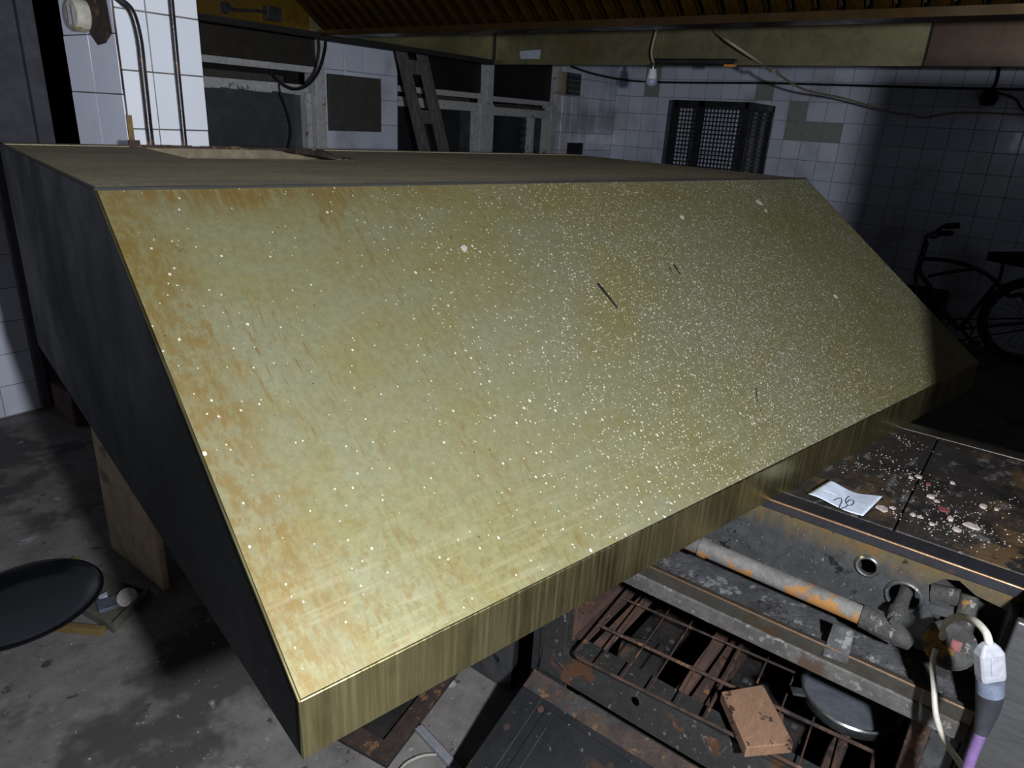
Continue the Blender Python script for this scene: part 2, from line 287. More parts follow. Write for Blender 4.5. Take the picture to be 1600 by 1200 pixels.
# ------------------------------------------------------------------ mesh building
ORG = {}
class MB:
    def __init__(s): s.v = []; s.f = []
    def add(s, vs, fs):
        o = len(s.v); s.v += [Vector(p) for p in vs]; s.f += [tuple(i+o for i in f) for f in fs]; return s
    def hexa(s, p): return s.add(p, [(0, 3, 2, 1), (4, 5, 6, 7), (0, 1, 5, 4), (1, 2, 6, 5), (2, 3, 7, 6), (3, 0, 4, 7)])
    def box(s, x0, x1, y0, y1, z0, z1):
        x0, x1 = sorted((x0, x1)); y0, y1 = sorted((y0, y1)); z0, z1 = sorted((z0, z1))
        return s.hexa([(x0, y0, z0), (x1, y0, z0), (x1, y1, z0), (x0, y1, z0), (x0, y0, z1), (x1, y0, z1), (x1, y1, z1), (x0, y1, z1)])
    def obox(s, c, a, b, h):      # centre and three half-axis vectors
        c, a, b, h = Vector(c), Vector(a), Vector(b), Vector(h)
        if a.cross(b).dot(h) < 0: a = -a
        return s.hexa([c-a-b-h, c+a-b-h, c+a+b-h, c-a+b-h, c-a-b+h, c+a-b+h, c+a+b+h, c-a+b+h])
    def bar(s, p, q, w, t, side=(0, 0, 1)):   # square bar between two points
        p, q = Vector(p), Vector(q); d = (q-p); L = d.length; d.normalize()
        sd = Vector(side); sd = (sd - d*sd.dot(d)); sd.normalize(); u = d.cross(sd)
        return s.obox((p+q)/2, d*L/2, u*w/2, sd*t/2)
    def tube(s, pts, r, n=10, cap=True, closed=False):
        pts = [Vector(p) for p in pts]; m = len(pts); rr = r if isinstance(r, (list, tuple)) else [r]*m
        T = []
        for i in range(m):
            a = pts[(i-1) % m] if (closed or i > 0) else pts[i]; b = pts[(i+1) % m] if (closed or i < m-1) else pts[i]
            T.append((b-a).normalized())
        ref = Vector((0, 0, 1)) if abs(T[0].z) < .9 else Vector((1, 0, 0))
        u = (ref - T[0]*ref.dot(T[0])).normalized(); vs = []
        for i in range(m):
            u = (u - T[i]*u.dot(T[i])).normalized(); w2 = T[i].cross(u)
            vs += [pts[i] + (u*math.cos(2*math.pi*k/n) + w2*math.sin(2*math.pi*k/n))*rr[i] for k in range(n)]
        fs = []
        for i in range(m if closed else m-1):
            j = (i+1) % m
            for k in range(n):
                k2 = (k+1) % n; fs.append((i*n+k, i*n+k2, j*n+k2, j*n+k))
        if cap and not closed: fs += [tuple(reversed(range(n))), tuple((m-1)*n+k for k in range(n))]
        return s.add(vs, fs)
    def lathe(s, prof, c, n=28, axis=(0, 0, 1), ref=None):
        ax = Vector(axis).normalized(); rf = Vector(ref) if ref else (Vector((1, 0, 0)) if abs(ax.x) < .9 else Vector((0, 1, 0)))
        u = (rf - ax*rf.dot(ax)).normalized(); w2 = ax.cross(u); c = Vector(c); vs = []; fs = []
        for (r, h) in prof:
            vs += [c + ax*h + (u*math.cos(2*math.pi*k/n)+w2*math.sin(2*math.pi*k/n))*max(r, 1e-5) for k in range(n)]
        for i in range(len(prof)-1):
            for k in range(n):
                k2 = (k+1) % n; fs.append((i*n+k, i*n+k2, (i+1)*n+k2, (i+1)*n+k))
        return s.add(vs, fs)
    def prism(s, poly, h):        # polygon of 3D points swept by vector h
        h = Vector(h); n = len(poly); p = [Vector(q) for q in poly]
        return s.add(p + [q+h for q in p], [tuple(reversed(range(n))), tuple(range(n, 2*n))] + [(i, (i+1) % n, n+(i+1) % n, n+i) for i in range(n)])
    def quad(s, a, b, c, d): return s.add([a, b, c, d], [(0, 1, 2, 3)])
    def build(s, name, mat, parent=None, smooth=False, bevel=0., solid=0., base=None):
        if parent is not None: o0 = ORG[parent.name]
        elif base is not None: o0 = Vector(base)
        else:
            lo = [min(v[i] for v in s.v) for i in range(3)]; hi = [max(v[i] for v in s.v) for i in range(3)]
            o0 = Vector(((lo[0]+hi[0])/2, (lo[1]+hi[1])/2, lo[2]))
        me = bpy.data.meshes.new(name); me.from_pydata([tuple(v-o0) for v in s.v], [], s.f); me.update()
        bm = bmesh.new(); bm.from_mesh(me); bmesh.ops.recalc_face_normals(bm, faces=bm.faces); bm.to_mesh(me); bm.free()
        me.materials.append(M[mat])
        if smooth:
            for p in me.polygons: p.use_smooth = True
        ob = bpy.data.objects.new(name, me); COL.objects.link(ob)
        if parent is not None: ob.parent = parent
        else: ob.location = o0
        ORG[ob.name] = o0
        if solid:
            md = ob.modifiers.new('solid', 'SOLIDIFY'); md.thickness = solid; md.offset = -1
        if bevel:
            md = ob.modifiers.new('bevel', 'BEVEL'); md.width = bevel; md.segments = 2; md.limit_method = 'ANGLE'
        if smooth:
            try: me.set_sharp_from_angle(angle=math.radians(40))
            except Exception: pass
        return ob
def tag(o, label, cat, group=None):
    o['label'] = label; o['category'] = cat
    if group: o['group'] = group
    return o
def thing(name, loc, label, cat, group=None, rz=0.):
    o = bpy.data.objects.new(name, None); COL.objects.link(o); o.location = loc; o.rotation_euler = (0, 0, rz); o.empty_display_size = .05
    ORG[o.name] = Vector(loc) if rz == 0 else Vector((0, 0, 0))
    return tag(o, label, cat, group)
def struct(o): o['kind'] = 'structure'; return o
O3 = (0, 0, 0)
def smooth_path(pts, n=8):
    pts = [Vector(p) for p in pts]; out = []
    P = [pts[0]*2-pts[1]] + pts + [pts[-1]*2-pts[-2]]
    for i in range(1, len(P)-2):
        for k in range(n):
            t = k/n; a, b, c, d = P[i-1], P[i], P[i+1], P[i+2]
            out.append(.5*((2*b) + (c-a)*t + (2*a-5*b+4*c-d)*t*t + (3*b-a-3*c+d)*t*t*t))
    out.append(pts[-1]); return out
def holed_plate(name, outer, holes, thick, to3d, mat, parent):
    """flat plate with real holes: filled 2D curve turned into a mesh; to3d maps (u, v, w) to the place"""
    cu = bpy.data.curves.new(name, 'CURVE'); cu.dimensions = '2D'; cu.fill_mode = 'BOTH'; cu.extrude = thick/2
    for loop in [outer]+holes:
        sp = cu.splines.new('POLY'); sp.points.add(len(loop)-1); sp.use_cyclic_u = True
        for i, (a, b) in enumerate(loop): sp.points[i].co = (a, b, 0, 1)
    tmp = bpy.data.objects.new(name+'_tmp', cu); COL.objects.link(tmp)
    dg = bpy.context.evaluated_depsgraph_get(); me = bpy.data.meshes.new_from_object(tmp.evaluated_get(dg))
    m = MB(); m.add([to3d(v.co.x, v.co.y, v.co.z) for v in me.vertices], [tuple(p.vertices) for p in me.polygons])
    bpy.data.objects.remove(tmp); bpy.data.curves.remove(cu); bpy.data.meshes.remove(me)
    return m.build(name, mat, parent)
def circ(c, r, n=24, jag=0.):
    return [(c[0]+r*(1+random.uniform(-jag, jag))*math.cos(2*math.pi*k/n), c[1]+r*(1+random.uniform(-jag, jag))*math.sin(2*math.pi*k/n)) for k in range(n)]

# ------------------------------------------------------------------ the hood's place (known early: tiles behind it are joined)
HB = Vector((.44105, 1.07357, .88)); HYAW = -.2080
HL, HA, HS, HD, HLIP = 2.0, 1.0353, .6095, .4379, .077
HTOP = HD+HLIP
ex = Vector((math.cos(HYAW), math.sin(HYAW), 0)); ey = Vector((-math.sin(HYAW), math.cos(HYAW), 0))
def hw(x, y, z): return HB + ex*x + ey*y + Vector((0, 0, z))
SIL = [prj(hw(*p)) for p in ((0, HA, HTOP), (HL, HA, HTOP), (HL, 0, HTOP), (HL, -HS, HLIP), (HL, -HS, 0), (0, -HS, 0), (0, HA, 0))]
def inside(p, poly):
    c = False; j = len(poly)-1
    for i in range(len(poly)):
        if (poly[i][1] > p[1]) != (poly[j][1] > p[1]) and p[0] < (poly[j][0]-poly[i][0])*(p[1]-poly[i][1])/(poly[j][1]-poly[i][1])+poly[i][0]: c = not c
        j = i
    return c

# ------------------------------------------------------------------ room shell
YW, XW, TP = 3.85, 6.67, .159
ZC = 3.1
struct(MB().box(-4.2, XW+.3, -3.7, YW+2.2, -.12, 0).build('floor', 'concrete', base=O3))
struct(MB().box(-4.2, XW+.3, -3.7, YW+2.2, ZC, ZC+.1).build('ceiling', 'ceiling', base=O3))
DO = (1.20, 2.0, 2.15); W1 = (2.08, 3.03, .95, 2.2); W2 = (3.66, 5.63, .95, 2.2)
m = MB(); y0, y1 = YW+.003, YW+.2
m.box(-4.2, DO[0], y0, y1, 0, ZC); m.box(DO[0], DO[1], y0, y1, DO[2], ZC); m.box(DO[1], W1[0], y0, y1, 0, ZC)
m.box(W1[0], W1[1], y0, y1, 0, W1[2]); m.box(W1[0], W1[1], y0, y1, W1[3], ZC); m.box(W1[1], W2[0], y0, y1, 0, ZC)
m.box(W2[0], W2[1], y0, y1, 0, W2[2]); m.box(W2[0], W2[1], y0, y1, W2[3], ZC); m.box(W2[1], XW+.212, y0, y1, 0, ZC)
wall_left = struct(m.build('wall_left', 'wall_grout', base=O3))
wall_right = struct(MB().box(XW+.003, XW+.2, -3.7, YW+.012, 0, ZC).build('wall_right', 'wall_grout', base=O3))
m = MB(); x0, x1 = -4.2, -4.0
m.box(x0, x1, -3.7, .1, 0, ZC); m.box(x0, x1, .9, YW+.2, 0, ZC); m.box(x0, x1, .1, .9, 0, 1.5); m.box(x0, x1, .1, .9, 2.3, ZC)
struct(m.build('wall_rear', 'plaster', base=O3))
struct(MB().box(-4.2, XW+.3, -3.9, -3.7, 0, ZC).build('wall_side', 'plaster', base=O3))
struct(MB().box(-.2, XW+.3, YW+2.0, YW+2.2, 0, ZC).build('wall_beyond', 'dark_plaster', base=O3))
# the daylit window behind the viewer (unseen, inferred from glints on the far tiles)
w3 = struct(MB().box(-4.09, -4.07, .1, .9, 1.5, 2.3).build('window_3', 'sky_pane', base=O3))
fm = MB()
for (a, b, c, d) in ((.05, .95, 1.45, 1.52), (.05, .95, 2.28, 2.35), (.05, .12, 1.45, 2.35), (.88, .95, 1.45, 2.35), (.48, .52, 1.5, 2.3)): fm.box(-4.06, -3.98, a, b, c, d)
fm.build('window_frame', 'white_paint', w3)

# tile mesh: 1 x 1 face, bevelled edge, facing +z, thickness 1
def tile_mesh(name, mat, e=.012):
    m = MB()
    m.add([(0, 0, 0), (1, 0, 0), (1, 1, 0), (0, 1, 0), (0, 0, .8), (1, 0, .8), (1, 1, .8), (0, 1, .8), (e, e, 1), (1-e, e, 1), (1-e, 1-e, 1), (e, 1-e, 1)],
          [(0, 1, 5, 4), (1, 2, 6, 5), (2, 3, 7, 6), (3, 0, 4, 7), (4, 5, 9, 8), (5, 6, 10, 9), (6, 7, 11, 10), (7, 4, 8, 11), (8, 9, 10, 11)])
    me = bpy.data.meshes.new(name); me.from_pydata([tuple(v) for v in m.v], [], m.f); me.update(); me.materials.append(M[mat]); return me, m
TM, TMB = tile_mesh('tile', 'tile'); TMP, _ = tile_mesh('tile_pillar', 'tile_pillar', .004); TML, _ = tile_mesh('tile_side', 'tile', .003); TMD, _ = tile_mesh('tile_dull', 'tile_dull')
def tiles(parent, o, ud, us, zs, mesh, normal, th=.012, skip=(), dull=(), gap=.004, mat='tile'):
    """o = world origin, ud = direction along the wall, us/zs = joint positions; singles where they can be seen, the hidden rest joined"""
    o = Vector(o); ud = Vector(ud); nd = Vector(normal); rest = MB(); singles = []
    flip = ud.cross(Vector((0, 0, 1))).dot(nd) < 0
    for i in range(len(us)-1):
        for j in range(len(zs)-1):
            a0, a1, c0, c1 = us[i]+gap/2, us[i+1]-gap/2, zs[j]+gap/2, zs[j+1]-gap/2
            if any(a0 < s1-.01 and a1 > s0+.01 and c0 < t1-.01 and c1 > t0+.01 for (s0, s1, t0, t1) in skip): continue
            if a1-a0 < .01: continue
            ctr = o + ud*(a0+a1)/2 + Vector((0, 0, (c0+c1)/2)); p = prj(ctr)
            vis = -25 < p[0] < 1625 and -25 < p[1] < 1225 and not inside(p, SIL)
            base = o + (ud*a0 if not flip else ud*a1) + Vector((0, 0, c0))
            R = Matrix((ud if not flip else -ud, Vector((0, 0, 1)), nd)).transposed()
            if vis: singles.append((base, R, (a1-a0, c1-c0, th), any(s0 <= (a0+a1)/2 <= s1 and t0 <= (c0+c1)/2 <= t1 for (s0, s1, t0, t1) in dull)))
            else:
                S = Matrix.Diagonal((a1-a0, c1-c0, th)); rest.add([base + R @ (S @ v) for v in TMB.v], TMB.f)
    for (base, R, sc, dl) in singles:
        ob = bpy.data.objects.new('tile', TMD if dl else mesh); COL.objects.link(ob); ob.parent = parent
        jit = Matrix.Rotation(random.uniform(-.007, .007), 3, 'X') @ Matrix.Rotation(random.uniform(-.007, .007), 3, 'Y')
        ob.matrix_local = Matrix.Translation(base - ORG[parent.name]) @ (R @ jit @ Matrix.Diagonal(sc)).to_4x4()
    if rest.v:
        r = rest.build('tile_field', mat, parent); r['kind'] = 'stuff'
    return len(singles)
def steps(a, b, p, off=0.):
    out = [a]; k = math.ceil((a-off)/p+1e-6)
    while off+k*p < b-1e-6: out.append(off+k*p); k += 1
    return out+[b]
zs = steps(0.004, 2.54, TP)
n1 = tiles(wall_left, (0, YW+.012, 0), (1, 0, 0), steps(-.4, 1.17, TP, 1.17), zs, TM, (0, -1, 0))
n1 += tiles(wall_left, (0, YW+.012, 0), (1, 0, 0), steps(3.035, 3.655, TP, 3.035), zs, TM, (0, -1, 0))
n1 += tiles(wall_left, (0, YW+.012, 0), (1, 0, 0), steps(5.635, XW+.012, TP, XW), zs, TM, (0, -1, 0))
n2 = tiles(wall_right, (XW+.012, 0, 0), (0, 1, 0), steps(-.5, YW, TP, YW), steps(.004, 2.54, TP, .052), TM, (-1, 0, 0),
           dull=[(1.70, 2.05, 1.48, 1.65), (1.95, 2.12, 1.65, 1.85), (2.25, 2.45, 1.85, 2.0), (3.42, 3.58, 1.82, 2.2)])
print('wall tiles', n1, n2)

# door opening: grey leaf, jamb strip
d1 = struct(MB().box(1.215, 1.37, YW+.02, YW+.06, .0, 2.12).build('door_1', 'door_grey', base=O3))
MB().box(1.372, 1.44, YW-.01, YW+.09, .0, 2.12).build('door_jamb', 'door_grey', d1, bevel=.004)
MB().box(1.175, 1.212, YW-.012, YW+.05, .0, 2.15).build('door_jamb', 'door_grey', d1, bevel=.004)
MB().box(1.60, 1.64, YW+.05, YW+.12, .0, 2.12).build('door_post', 'dark_plaster', d1)

# windows of the left wall
def frame_bars(parent, bars, mat='white_paint'):
    for (a, b, c, d, yy0, yy1) in bars: MB().box(a, b, yy0, yy1, c, d).build('window_bar', mat, parent, bevel=.004)
w1 = struct(MB().box(W1[0], W1[1]-.03, YW+.10, YW+.11, .97, 1.63).build('window_1', 'dusty_glass', base=O3)); w1.name = 'window_1'
MB().box(W1[0], W1[1]-.03, YW+.04, YW+.06, 1.755, 2.18).build('blind_panel', 'brown_board', w1)
frame_bars(w1, [(W1[0], W1[1]-.02, 1.715, 1.752, YW-.005, YW+.08), (W1[0], W1[1]-.12, 1.60, 1.645, YW+.0, YW+.10), (W1[1]-.075, W1[1], .95, 1.72, YW-.01, YW+.1),
                (W1[1]-.115, W1[1]-.08, .95, 1.60, YW+.03, YW+.1), (W1[1]-.03, W1[1]+.002, 1.70, 2.2, YW-.008, YW+.08)])
MB().box(W1[0], W1[1]-.28, YW+.03, YW+.1, 1.648, 1.685).build('shutter_slat', 'olive_board', w1)
MB().box(W1[0], W1[1]-.1, YW+.12, YW+.125, 1.63, 1.72).build('upper_pane', 'black_board', w1)
m = MB()
for k in range(14): a = W1[0]+.02+k*.055; m.box(a, a+.05, YW-.002, YW+.03, 1.592+random.uniform(-.008, .004), 1.603)
m.build('peeling_paint', 'white_paint', w1)
w2 = struct(MB().box(W2[0], 4.56, YW+.10, YW+.11, .97, 1.60).build('window_2', 'dark_glass', base=O3))
MB().box(4.70, W2[1], YW+.10, YW+.11, .97, 1.62).build('pane', 'dark_glass', w2)
MB().box(W2[0], 4.62, YW+.06, YW+.07, 1.70, 2.19).build('upper_panel', 'black_board', w2)
MB().box(4.69, W2[1]-.03, YW+.06, YW+.07, 1.66, 2.19).build('upper_panel', 'black_board', w2)
frame_bars(w2, [(W2[0], 4.60, 1.655, 1.695, YW, YW+.09), (W2[0], 4.56, 1.56, 1.625, YW, YW+.1), (4.62, 4.70, 1.62, 2.2, YW-.01, YW+.09),
                (4.55, 4.72, .95, 1.62, YW-.01, YW+.1), (4.70, W2[1], 1.645, 1.685, YW, YW+.09), (4.72, W2[1]-.06, 1.54, 1.605, YW, YW+.1),
                (W2[1]-.09, W2[1], .95, 1.65, YW-.01, YW+.1), (W2[1]-.02, W2[1]+.02, 1.65, 2.2, YW-.01, YW+.08), (W2[1]-.32, W2[1]-.27, .95, 1.54, YW+.04, YW+.1)])
MB().box(W2[0], 4.6, YW+.11, YW+.12, 1.6, 1.72).build('upper_pane', 'black_board', w2)
MB().box(4.7, W2[1], YW+.11, YW+.12, 1.6, 1.72).build('upper_pane', 'black_board', w2)
m = MB()
for k in range(9): m.box(3.95+k*.055, 4.0+k*.055, YW+.02, YW+.09, 1.625, 1.645+random.uniform(0, .02))
for k in range(14): m.box(4.78+k*.05, 4.82+k*.05, YW+.02, YW+.09, 1.605, 1.618+random.uniform(0, .02))
m.build('broken_slats', 'olive_board', w2)
m = MB()
for k in range(9): m.box(4.73, W2[1]-.33, YW+.085, YW+.095, 1.0+k*.062, 1.03+k*.062)
m.build('shutter_slat', 'dark_glass', w2)

# tiled pillar
PX0, PX1, PY0, PY1 = 1.03, 1.283, 2.22, 2.56
pil = struct(MB().box(PX0+.0025, PX1-.002, PY0+.0025, PY1, 0, ZC).build('wall_pillar', 'grout', base=O3))
zp = py(262, 115, PY0).z
tiles(pil, (0, PY0+.012, 0), (1, 0, 0), [PX0+.004, PX0+.094, PX1], steps(.004, 2.5, TP, zp % TP), TMP, (0, -1, 0), mat='tile_pillar', gap=.0035)
zl = px(150, 145, PX0).z
tiles(pil, (PX0+.012, 0, 0), (0, 1, 0), [PY0+.004, PY0+.175, PY1], steps(.004, 2.5, TP, zl % TP), TML, (-1, 0, 0), gap=.003)
c = px(152, 22, PX0)
m = MB(); bm_ = [(PX0-.002, c.y-.075, c.z-.05), (PX0-.002, c.y-.03, c.z-.075), (PX0-.002, c.y+.02, c.z-.08), (PX0-.002, c.y+.06, c.z-.05), (PX0-.002, c.y+.075, c.z+.04), (PX0-.002, c.y+.02, c.z+.09), (PX0-.002, c.y-.06, c.z+.08)]
m.prism(bm_, (.006, 0, 0)); m.build('broken_patch', 'rust_dark', pil)
random.seed(2)
pts = [(PX0+.005+random.uniform(-.002, .002), PY0+.005+random.uniform(-.002, .001), 1.30+k*.06) for k in range(16)]
MB().tube(pts, [random.uniform(.0015, .0045) for _ in pts], 6).build('corner_mortar', 'rust', pil, smooth=True)
# yellow stain strip left on the pillar edge
q = py(198, 205, PY0)
MB().box(PX0-.001, PX0+.014, PY0-.004, PY0+.001, 1.36, q.z+.045).build('glue_strip', 'wood_yellow', pil)

# ------------------------------------------------------------------ the hood
hood = thing('extractor_hood', HB, 'large yellowed stainless extractor hood with sloping front lying across the range', 'extractor hood', rz=HYAW)
def hq(name, mat, a, b, c, d, sub=1, **k):
    return MB().quad(a, b, c, d).build(name, mat, hood, **k)
T = HTOP
slope = MB().quad((0, 0, T), (0, -HS, HLIP), (HL, -HS, HLIP), (HL, 0, T)).build('sloping_front', 'brass', hood, solid=.002)
MB().quad((0, -HS, HLIP), (0, -HS, 0), (HL, -HS, 0), (HL, -HS, HLIP)).build('front_lip', 'brass_lip', hood, solid=.002)
MB().tube([(0.001, -HS+.002, HLIP-.001), (HL-.001, -HS+.002, HLIP-.001)], .0026, 12).build('front_fold', 'brass_lip', hood, smooth=True)
MB().tube([(0.0015, -.001, T-.002), (0.0015, -HS+.001, HLIP-.001), (.0015, -HS+.002, .001)], .0022, 8).build('corner_seam', 'brass_lip', hood, smooth=True)
side = [(0, 0, T), (0, HA, T), (0, HA, 0), (0, -HS, 0), (0, -HS, HLIP)]
for xx in (0, HL):
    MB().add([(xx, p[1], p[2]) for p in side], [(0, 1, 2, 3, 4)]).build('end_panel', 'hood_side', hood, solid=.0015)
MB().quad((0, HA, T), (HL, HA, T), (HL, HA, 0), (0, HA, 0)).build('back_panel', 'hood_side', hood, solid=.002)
m = MB()
for (a, b, c, d) in ((.002, HL-.002, -HS+.002, -HS+.045), (.002, HL-.002, HA-.045, HA-.002), (.002, .045, -HS+.045, HA-.045), (HL-.045, HL-.002, -HS+.045, HA-.045)): m.box(a, b, c, d, 0, .003)
m.build('bottom_flange', 'hood_inner', hood)
m = MB()   # dark raised edge where top meets front and end
m.box(0, HL, -.002, .004, T-.001, T+.003); m.box(-.001, .005, 0, HA, T-.001, T+.002)
m.build('top_seam', 'dark_void', hood)
# rectangular duct opening cut in the top, one edge torn up
Ri = Matrix.Rotation(-HYAW, 3, 'Z')
def hl(P): return Ri @ (Vector(P)-HB)
o_nl, o_nr, o_fr, o_fl = [hl(pz(*q, HB.z+T)) for q in ((266, 247), (497, 250), (436, 229), (243, 230))]
xa, xb, yf, yb = (o_nl.x+o_fl.x)/2, (o_nr.x+o_fr.x)/2+.01, (o_nl.y+o_nr.y)/2, min((o_fr.y+o_fl.y)/2, HA-.05)
m = MB()
for (a, b, c, d) in ((0, HL, 0, yf), (0, HL, yb, HA), (0, xa, yf, yb), (xb, HL, yf, yb)): m.quad((a, c, T), (b, c, T), (b, d, T), (a, d, T))
m.build('top_panel', 'hood_top', hood, solid=.002)
MB().box(.01, HL-.01, HA-.008, HA-.004, T-.2, T-.003).build('inner_back', 'duct', hood)
random.seed(5)
m = MB(); n = 14
for i in range(n):
    t0, t1 = i/n, (i+1)/n
    f = lambda t: (xb-.02+.03*(1-t)+.006*math.sin(t*17), yf-.01+t*(yb-yf), T+.004+.016*math.sin(math.pi*min(1, t*1.1))*(.7+.3*math.sin(t*23)))
    A, Bq = f(t0), f(t1)
    m.hexa([(A[0]-.012, A[1], T), (A[0]+.022, A[1], T), (Bq[0]+.022, Bq[1], T), (Bq[0]-.012, Bq[1], T), (A[0]-.012, A[1], A[2]), (A[0]+.012, A[1], A[2]-.003), (Bq[0]+.012, Bq[1], Bq[2]-.003), (Bq[0]-.012, Bq[1], Bq[2])])
m.build('torn_flap', 'rust_dark', hood)
m = MB()
for i in range(16):
    a0 = xa-.03+(xb-xa+.03)*i/16; a1 = xa-.03+(xb-xa+.03)*(i+1)/16; hgt = random.uniform(.002, .007)+(.012 if i == 0 else 0)
    m.box(a0, a1, yb-.004, yb+.008, T-.001, T+hgt)
m.build('opening_edge', 'rust_dark', hood)
# black scuffs on the front
def on_slope(x_, y_):
    d = ray(x_, y_); P0 = hw(0, 0, T); nrm = ex.cross(hw(0, -HS, HLIP)-P0); t = (P0-EYEP).dot(nrm)/d.dot(nrm); return EYEP+d*t, nrm.normalized()
def scuff(x0_, y0_, x1_, y1_, w_):
    A, nn = on_slope(x0_, y0_); Bq, _ = on_slope(x1_, y1_)
    if nn.z < 0: nn = -nn
    A, Bq = hl(A), hl(Bq); nn = Ri @ nn
    d = (Bq-A).normalized(); u = nn.cross(d)
    off = nn*.0008
    MB().prism([A-u*w_+off*.2, Bq-u*w_*.5+off*.2, Bq+d*w_*.8+off*.2, Bq+u*w_*.5+off*.2, A+u*w_*.9+off*.2], off).build('scuff_mark', 'cable_black', hood)
scuff(934, 443, 964, 481, .0045); scuff(1053, 414, 1062, 428, .0035); scuff(1046, 418, 1049, 424, .002); scuff(1181, 606, 1183, 628, .0012)
def chip_on_slope(x_, y_, r_, mt):
    A, nn = on_slope(x_, y_)
    if nn.z < 0: nn = -nn
    A = hl(A); nn = Ri @ nn; u = Vector((1, 0, 0)); v = nn.cross(u)
    k_ = 7; pts = []
    for i in range(k_):
        an = 2*math.pi*i/k_; rr = r_*random.uniform(.6, 1.1); pts.append(A + u*rr*math.cos(an) + v*rr*1.5*math.sin(an))
    MB().prism(pts, nn*.003).build('plaster_fleck', mt, hood)
for (a_, b_, r_) in ((1186, 316, .009), (1196, 329, .005), (725, 389, .006), (1066, 340, .005), (1305, 463, .006)): chip_on_slope(a_, b_, r_, 'plaster_chip')

# what the hood rests on besides the range
HOLE_Y, HOLE_Z = px(775, 1028, 1.262).y, px(775, 1028, 1.262).z
cab = thing('steel_cabinet', (1.55, 1.38, 0), 'low grey steel cabinet with round hole, half hidden under the hood lip', 'cabinet')
holed_plate('front_panel', [(0, .0), (1.0, .0), (1.0, .875), (0, .875)], [circ((HOLE_Y-.875, HOLE_Z), .014, 20)], .006, lambda u, v, ww: (1.262+ww, .875+u, v), 'steel_grey', cab)
MB().box(1.27, 1.85, .875, 1.875, .004, .875).build('body', 'steel_dark', cab)
tb = MB().box(.846, .872, 2.004, 2.372, .0, .878).build('standing_board', 'wood_tan', bevel=.006)
tag(tb, 'tan wooden board standing upright on the floor under the hood end', 'board')

# ------------------------------------------------------------------ the range
SXF, SY0, SY1, SZ = 1.222, -.116, .752, .88
st = thing('gas_range', (1.5, .32, 0), 'old rusty gas range with stripped controls and open oven', 'stove')
topo = MB().box(SXF+.05, 1.80, .085, SY1, SZ-.03, SZ-.0005).build('hot_plate', 'hotplate', st, bevel=.003)
MB().box(SXF+.05, 1.80, SY0, .082, SZ-.03, SZ-.0005).build('hot_plate', 'hotplate', st, bevel=.003)
MB().box(SXF+.001, SXF+.048, SY0, SY1, SZ-.02, SZ-.0005).build('front_strip', 'top_strip', st, bevel=.002)
MB().tube([(SXF+.002, SY0, SZ-.001), (SXF+.002, SY1, SZ-.001)], .0022, 8).build('worn_edge', 'copper_edge', st)
MB().box(1.803, 1.855, SY0, SY1, SZ-.05, SZ-.0008).build('back_rail', 'rail_steel', st, bevel=.003)
MB().box(1.80, 1.85, SY0, SY1, .03, SZ-.05).build('back_plate', 'burnt', st)
# control panel with its holes (u = -y, v = z)
def pu(x_, y_): P = px(x_, y_, 1.235); return (P.y, P.z)
h1, h2 = pu(1357, 882), pu(1413, 930)
jag = [pu(*q) for q in ((1452, 912), (1475, 902), (1500, 905), (1525, 928), (1560, 945), (1583, 957), (1572, 1000), (1545, 1018), (1500, 1010), (1470, 985), (1452, 955))]
jag = [(min(max(a, SY0+.008), SY1), b) for a, b in jag]
cp_ = holed_plate('control_panel', [(SY0, .69), (SY1, .69), (SY1, SZ-.004), (SY0, SZ-.004)], [circ(h1, .0150), circ(h2, .0245), jag], .003,
                  lambda u, v, ww: (1.2335+ww - (v-.69)*.05+.005, u, v), 'panel', st)
for (hc, r0, mt) in ((h1, .0190, 'chrome'), (h2, .0285, 'panel')):
    m = MB(); m.lathe([(r0-.005, 0), (r0-.004, .004), (r0-.001, .005), (r0+.002, .003), (r0+.003, 0)], (1.2305-(hc[1]-.69)*.05+.005, hc[0], hc[1]), 28, (-1, 0, 0)); m.build('ring', mt, cp_, smooth=True)
MB().box(1.30, 1.305, SY0+.003, SY1-.003, .66, .86).build('inner_back', 'burnt', st)
MB().box(1.18, 1.80, SY0+.003, SY1-.003, .640, .652).build('ash_shelf', 'ash', st)
m = MB(); random.seed(3)
for k in range(70):
    a, b = random.uniform(1.185, 1.225), random.uniform(SY0+.03, .6); r_ = random.uniform(.003, .009)
    m.lathe([(r_, 0), (r_*.8, r_*.35), (r_*.3, r_*.55), (0, r_*.5)], (a, b, .652), 6)
lump = m.build('ash_lumps', 'ash', st); lump['kind'] = 'stuff'
# front rail
MB().box(1.160, 1.185, SY0+.01, SY1-.02, .604, .640).build('oven_rail', 'rail', st, bevel=.003)
MB().box(1.163, 1.178, SY0+.01, SY1-.02, .640, .668).build('rail_lip', 'rail_steel', st, bevel=.002)
MB().tube([(1.165, SY0+.01, .668), (1.165, SY1-.02, .668)], .0018, 8).build('worn_edge', 'copper_edge', st)
P = px(1310, 1005, 1.17)
m = MB(); A = px(1303, 972, 1.19); Bq = px(1335, 985, 1.19); C2 = px(1325, 1036, 1.160); D2 = px(1286, 1022, 1.160)
m.prism([A, Bq, C2, D2], (-.004, 0, 0)); m.build('bracket', 'ash', st)
